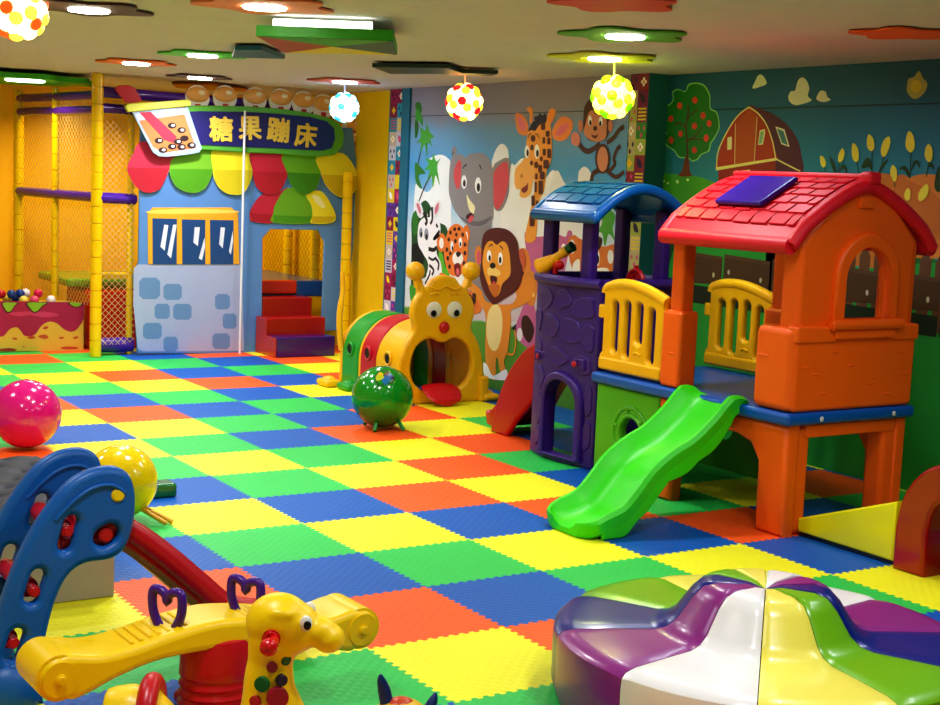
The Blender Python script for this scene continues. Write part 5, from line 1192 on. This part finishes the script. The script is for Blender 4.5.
def onneck(z, dx, r, col, side=-1):
    # neck axis at height z
    ax = gx + .002 + (.4 - z) * .12; rad = .1 - (z - .22) * .14 if z < .4 else .07
    y = gy + side * math.sqrt(max(rad * rad - dx * dx, .0001))
    nrm = Vector((dx, side * math.sqrt(max(rad * rad - dx * dx, .0001)), 0)).normalized()
    c = Vector((ax + dx, y, z))
    return MB().cyl(c - nrm * .012, c + nrm * .003, r, n=24, bev=.002), plastic(col)
for z, dx, r, col in ((.405, .012, .015, '8a1838'), (.42, .05, .016, '1c5a2a'), (.36, -.02, .021, '0c6a2a'), (.37, .035, .016, '1c1450'), (.325, .02, .03, 'a80c3c'), (.31, -.045, .016, 'b81430')):
    for side in (-1, 1):
        mb_, mt_ = onneck(z, dx, r, col, side); obj('spot', mb_, mt_, gr)
for s in (-1, 1):
    e = obj('eye', MB().sph((gx + .1, gy + s * .062, .527), .019, (.9, .5, 1.15)), mat('f0f0ea', .2), gr)
    obj('pupil', MB().sph((gx + .104, gy + s * .071, .524), .0115, (.9, .5, 1.1)), mat('08080a', .15), e)
obj('ear_handle', MB().cyl((gx + .02, gy - .15, .49), (gx + .01, gy + .15, .49), .014, n=18).sph((gx + .01, gy - .155, .49), .024).sph((gx + .01, gy + .155, .49), .024).cyl((gx + .01, gy - .095, .49), (gx + .01, gy - .075, .49), .025, n=20, bev=.006).cyl((gx + .01, gy + .075, .49), (gx + .01, gy + .095, .49), .025, n=20, bev=.006), plastic('d0101c', .25), gr)
obj('seat_ring', MB().torus((gx - .32, gy, .225), .1, .028, 'X', n=36), RR, gr)
obj('rocker', MB().tube([(gx - .5, gy - .11, .1), (gx - .38, gy - .11, .035), (gx - .15, gy - .11, .028), (gx + .08, gy - .11, .045), (gx + .2, gy - .11, .1)], .024, smooth=4).tube([(gx - .5, gy + .11, .1), (gx - .38, gy + .11, .035), (gx - .15, gy + .11, .028), (gx + .08, gy + .11, .045), (gx + .2, gy + .11, .1)], .024, smooth=4), RR, gr)
gr.rotation_euler.z = math.radians(-30)

# ------------------------------------------------------------------ blue-horned ride-on at the bottom edge
hr = thing('horned_ride_on', 'ride-on toy with two dark blue horns at the bottom edge beside the giraffe', 'ride-on toy', (-2.25, -4.62, 0))
hx, hy = -2.25, -4.62
m = MB().sph((hx, hy, .15), .09, (1.1, 1, .9)).sph((hx - .1, hy - .05, .12), .09, (1.5, 1, .8)).tube([(hx, hy, .12), (hx - .05, hy, .02)], [.07, .06], n=16)
remesh_obj('body', m, plastic('e8b810'), hr, .008)
obj('crest', MB().sph((hx, hy, .215), .035, (1.2, 1, .6)), plastic('c84a20'), hr)
for (x, y, z, dx, dy) in ((hx - .035, hy + .02, .22, -.02, .005), (hx + .06, hy - .035, .165, .03, -.01)):
    obj('horn', MB().tube([(x, y, z), (x + dx * .3, y + dy, z + .035), (x + dx * .8, y + dy, z + .065), (x + dx, y + dy, z + .085)], [.02, .019, .013, .003], smooth=3, n=14), plastic('0c2c6c'), hr)
for s in (-1, 1): obj('eye', MB().sph((hx + .05 * s, hy - .075, .17), .018), mat('f0f0f0', .2), hr)

# ------------------------------------------------------------------ ceiling decorations
def flower(r, petals, depth=.28):
    return [((r * (1 - depth * .5 + depth * .5 * cos(petals * a))) * cos(a), (r * (1 - depth * .5 + depth * .5 * cos(petals * a))) * sin(a)) for a in [2 * PI * k / 90 for k in range(90)]]
LIGHTS = []
def ceiling_flower(x, y, col, nm, r=.32, lamp=True, pet=5, power=30, bottom=2.504, fill='f6f8ff', ligh=None, where=''):
    t = thing('ceiling_flower', nm, 'ceiling decoration', (x, y, bottom))
    obj('flower_board', MB().plate('Z', bottom + .005, [[(x + a, y + b) for a, b in flower(r, pet)]], .010, .002).cyl((x, y, bottom + .01), (x, y, ZC), .03), mat(col, .55), t)
    if lamp:
        obj('lamp_disc', MB().cyl((x, y, bottom - .01), (x, y, bottom + .004), .105, n=32, bev=.004), mat('fff6e8', .5, emit=30), t)
        LIGHTS.append((x, y, bottom - .03, power, fill))
ceiling_flower(-.46, 1.5, '4cc634', 'green flower board with lit lamp left of the hanging coloured panel')
ceiling_flower(-.5, 2.75, 'e8701c', 'orange flower board with lit lamp behind the green flower board', r=.32)
ceiling_flower(.45, 3.85, '543040', 'dark purple board with lit lamp above the candy shop sign', r=.3, fill='f4eaff', power=46)
ceiling_flower(1.4, 2.95, 'd05a40', 'brick red flower board above the cyan puzzle lamp', r=.33, power=20, fill='d8e4ff')
ceiling_flower(.5, -2.0, '5cae38', 'green flower board with bright lamp above the orange house', r=.36, power=30)
ceiling_flower(1.25, -.85, 'c8c018', 'olive yellow board above the yellow puzzle lamp', r=.36, power=14, fill='e8ff40')
ceiling_flower(-1.38, -1.6, 'e88050', 'orange flower board cut off by the top edge left of centre', r=.36, power=42)
ceiling_flower(1.25, -3.2, 'f06424', 'orange flower board near the upper right corner', r=.26, lamp=False)
ceiling_flower(-1.95, -.7, '4c3040', 'dark purple flower board at the upper left beside the puzzle lamp', r=.34, power=34)
ceiling_flower(-.35, -3.0, 'd8443a', 'red flower board at the top edge right of centre', r=.3, lamp=False)
t = thing('ceiling_cloud', 'green scalloped ceiling board above the ball pit at the far left', 'ceiling decoration', (-.75, 5.3, 2.45))
obj('cloud_board', MB().plate('Z', 2.46, [[(-.8 + a * 1.5, 5.2 + b * 1.2) for a, b in flower(.5, 9, .16)]], .05, .006), mat('3cae1c', .5), t)
obj('lamp_disc', MB().cyl((-.78, 4.85, 2.42), (-.78, 4.85, 2.435), .17, n=40, bev=.004), mat('f0ffe8', .5, emit=5), t)
LIGHTS.append((-.7, 5.1, 2.38, 26, 'fff0c8'))
gp_ = thing('hanging_light_panel', 'hanging green, red, yellow and teal triangle panel with white light on top', 'light panel', (-.05, -.1, 2.38))
x0, x1, y0, y1, z0, z1 = -.75, .32, -.45, .25, 2.405, 2.445
O3 = Vector(([(-1.261,-1.234)][0] + (2.40,))); A3 = Vector(([(-.693,-1.638)][0] + (2.40,))); B3 = Vector(([(-.272,-.931)][0] + (2.40,))); C3 = Vector(([(-.727,-.431)][0] + (2.40,)))
mid = (O3 + A3 + B3 + C3) / 4
def tri(a, b, c, z=0):
    q = bmesh.new(); q.faces.new([q.verts.new(Vector((p.x, p.y, 2.40 + z))) for p in (a, b, c)]); q.normal_update()
    for f in q.faces:
        if f.normal.z > 0: f.normal_flip()
    return q
q = bmesh.new(); lo = [q.verts.new(Vector((p.x, p.y, 2.402))) for p in (O3, A3, B3, C3)]; hi = [q.verts.new(Vector((p.x, p.y, 2.455))) for p in (O3, A3, B3, C3)]
q.faces.new(lo); q.faces.new(hi)
for k in range(4): q.faces.new((lo[k], lo[(k + 1) % 4], hi[(k + 1) % 4], hi[k]))
bmesh.ops.recalc_face_normals(q, faces=q.faces)
obj('tray', MB().add(q), mat('2c9a1c', .5), gp_)
obj('triangle_print', MB().add(tri(O3, mid, C3), 0).add(tri(C3, mid, B3), 1).add(tri(A3, B3, mid), 2).add(tri(O3, A3, mid), 3), [mat('a83a14', .5), mat('d8c020', .5), mat('0c4a5c', .5), mat('2c9a1c', .5)], gp_, smooth=0)
pc = O3.lerp(B3, .5)
obj('light_tube', MB().tube([O3.lerp(A3, .12) + Vector((.05, .1, .08)), O3.lerp(A3, .85) + Vector((.05, .1, .08))], .022, n=12), mat('fff8ee', .5, emit=4), gp_)
tt = [Vector(([(-.633,.520)][0] + (2.49,))), Vector(([(-.522,.354)][0] + (2.49,))), Vector(([(-.138,.843)][0] + (2.49,))), Vector(([(-.398,1.126)][0] + (2.49,)))]
tag(obj('ceiling_board', MB().plate('Z', 2.49, [[(p.x, p.y) for p in tt]], .03, .004), mat('0f5a80', .5)), 'teal board peeking out left of the hanging triangle panel', 'ceiling decoration')
dk_ = [(.557,.904),(.906,.456),(1.200,.745),(1.392,.569),(1.473,.772),(1.274,.961),(1.162,.987),(.956,1.364)]
tag(obj('ceiling_board', MB().plate('Z', 2.49, [dk_], .03, .004), mat('123038', .5)), 'dark teal angular board on the ceiling left of the red puzzle lamp', 'ceiling decoration')
ob = [(.560,4.815),(.851,4.486),(1.262,4.750),(1.496,5.170),(1.113,5.384),(.821,5.403)]
tag(obj('ceiling_board', MB().plate('Z', 2.5, [ob], .02, .003), mat('a85010', .5)), 'brown orange board on the ceiling just above the candy shop ornaments', 'ceiling decoration')
tag(obj('security_camera', MB().cyl((-.9, 5.5, 2.436), (-.9, 5.5, 2.38), .03).sph((-.9, 5.48, 2.36), .05).cyl((-.9, 5.46, 2.35), (-.91, 5.40, 2.33), .03, mi=1), [mat('d8d8d4', .4), mat('0c0c0c', .3)]), 'white dome security camera under the green ceiling board', 'camera')

# puzzle lamps: a globe of interlocked petals on a short cord
def puzzle_lamp(x, y, z, r, c1, c2, c3, label, e=6):
    t = thing('puzzle_lamp', label, 'pendant lamp', (x, y, ZC))
    g = MB().sph((x, y, z), r * .86, n=28)
    obj('glow_globe', g, mat(c1, .5, emit=e), t)
    phi = (1 + 5 ** .5) / 2; m = MB(); k = 0
    N_ = 42
    for i in range(N_):
        zz = 1 - 2 * (i + .5) / N_; a = i * 2.39996; rr = math.sqrt(1 - zz * zz); d = Vector((rr * cos(a), rr * sin(a), zz))
        c = Vector((x, y, z)) + d * r * .86
        m.sph(c, r * .235, (1, 1, .62), [0, 1, 0, 2, 1, 0, 0, 2, 1][(i * i * 7 + i * 3) % 9], n=12, R=d.to_track_quat('Z', 'Y').to_matrix())
    obj('petals', m, [mat(c1, .5, emit=e * .8), mat(c2, .5, emit=e * .55), mat(c3, .5, emit=e * .3)], t)
    obj('cord', MB().cyl((x, y, z + r * .8), (x, y, ZC), .006, n=8), mat('d8d8d0', .5), t)
puzzle_lamp(1.6, 3.34, 2.31, .135, 'f0fcff', 'a0ecff', '30a8c8', 'white and cyan puzzle globe lamp in front of the yellow wall', 4)
puzzle_lamp(1.5, 1.18, 2.30, .145, 'fff0a0', 'ffd030', 'f01828', 'yellow and red puzzle globe lamp in front of the jungle mural', 4)
puzzle_lamp(1.5, -.63, 2.29, .145, 'fcff70', 'e8f828', '78c810', 'lime yellow puzzle globe lamp beside the painted monkey', 4)
puzzle_lamp(-2.33, -.79, 2.455, .15, 'fff0b0', 'ffd840', 'f05018', 'yellow and orange puzzle globe lamp at the upper left corner', 4)

# ------------------------------------------------------------------ lights
def area(x, y, z, p, col='ffffff', size=.2, spread=150):
    l = bpy.data.lights.new('lamp_or_fill', 'AREA'); l.shape = 'DISK'; l.size = size; l.energy = p; l.color = lin(col); l.spread = math.radians(spread)
    o = bpy.data.objects.new('lamp_or_fill', l); COL.objects.link(o); o.location = (x, y, z); return o
LK = .4
for x, y, z, p, c in LIGHTS: area(x, y, z, p * LK, c)
for x, y, p in ((-3.2, -4.6, 46), (-1.4, -5.6, 50), (-3.6, -2.2, 36), (-3.4, .8, 34), (-2.2, 2.6, 40), (-1.2, .6, 34), (-3.4, -7.2, 20), (.7, -5.2, 22), (-.7, 3.6, 30)): area(x, y, 2.48, p * LK, 'f2f6ff', .3)  # unseen fill lights added over the room, without fixtures
area(1.5, 5.6, 2.45, 22, 'ffe8a0', .4); area(0, 5.7, 2.42, 16, 'ffe0a0', .4)  # added fill lights to brighten the doorway and netted interior
def glow(x, y, z, p, c, r=.05):
    l = bpy.data.lights.new('lamp_glow', 'POINT'); l.energy = p; l.color = lin(c); l.shadow_soft_size = r
    o = bpy.data.objects.new('lamp_glow', l); COL.objects.link(o); o.location = (x, y, z)
for x, y, p, c in ((.9, 2.2, 14, 'eaf2ff'), (1.1, .4, 10, 'f0ecff'), (1.3, -2.2, 9, 'e0f4ff'), (1.2, -4.6, 12, 'e8f4ff'), (-.1, -4.0, 22, 'ffffff')): area(x, y, 2.49, p * .6, c, .3, 165)  # added fill lights to brighten the murals and house front
glow(1.42, -.72, 2.47, 1.2, 'd8ff20'); glow(1.4, 1.15, 2.47, .7, 'ff6040'); glow(1.55, 3.2, 2.44, 1.0, '8090ff')
w = bpy.data.worlds.new('world'); SC.world = w; w.use_nodes = True
w.node_tree.nodes['Background'].inputs[0].default_value = (.9, .93, 1, 1); w.node_tree.nodes['Background'].inputs[1].default_value = .02
SC.view_settings.view_transform = 'Standard'
try: SC.view_settings.look = 'Medium High Contrast'
except Exception: pass
SC.view_settings.exposure = 0
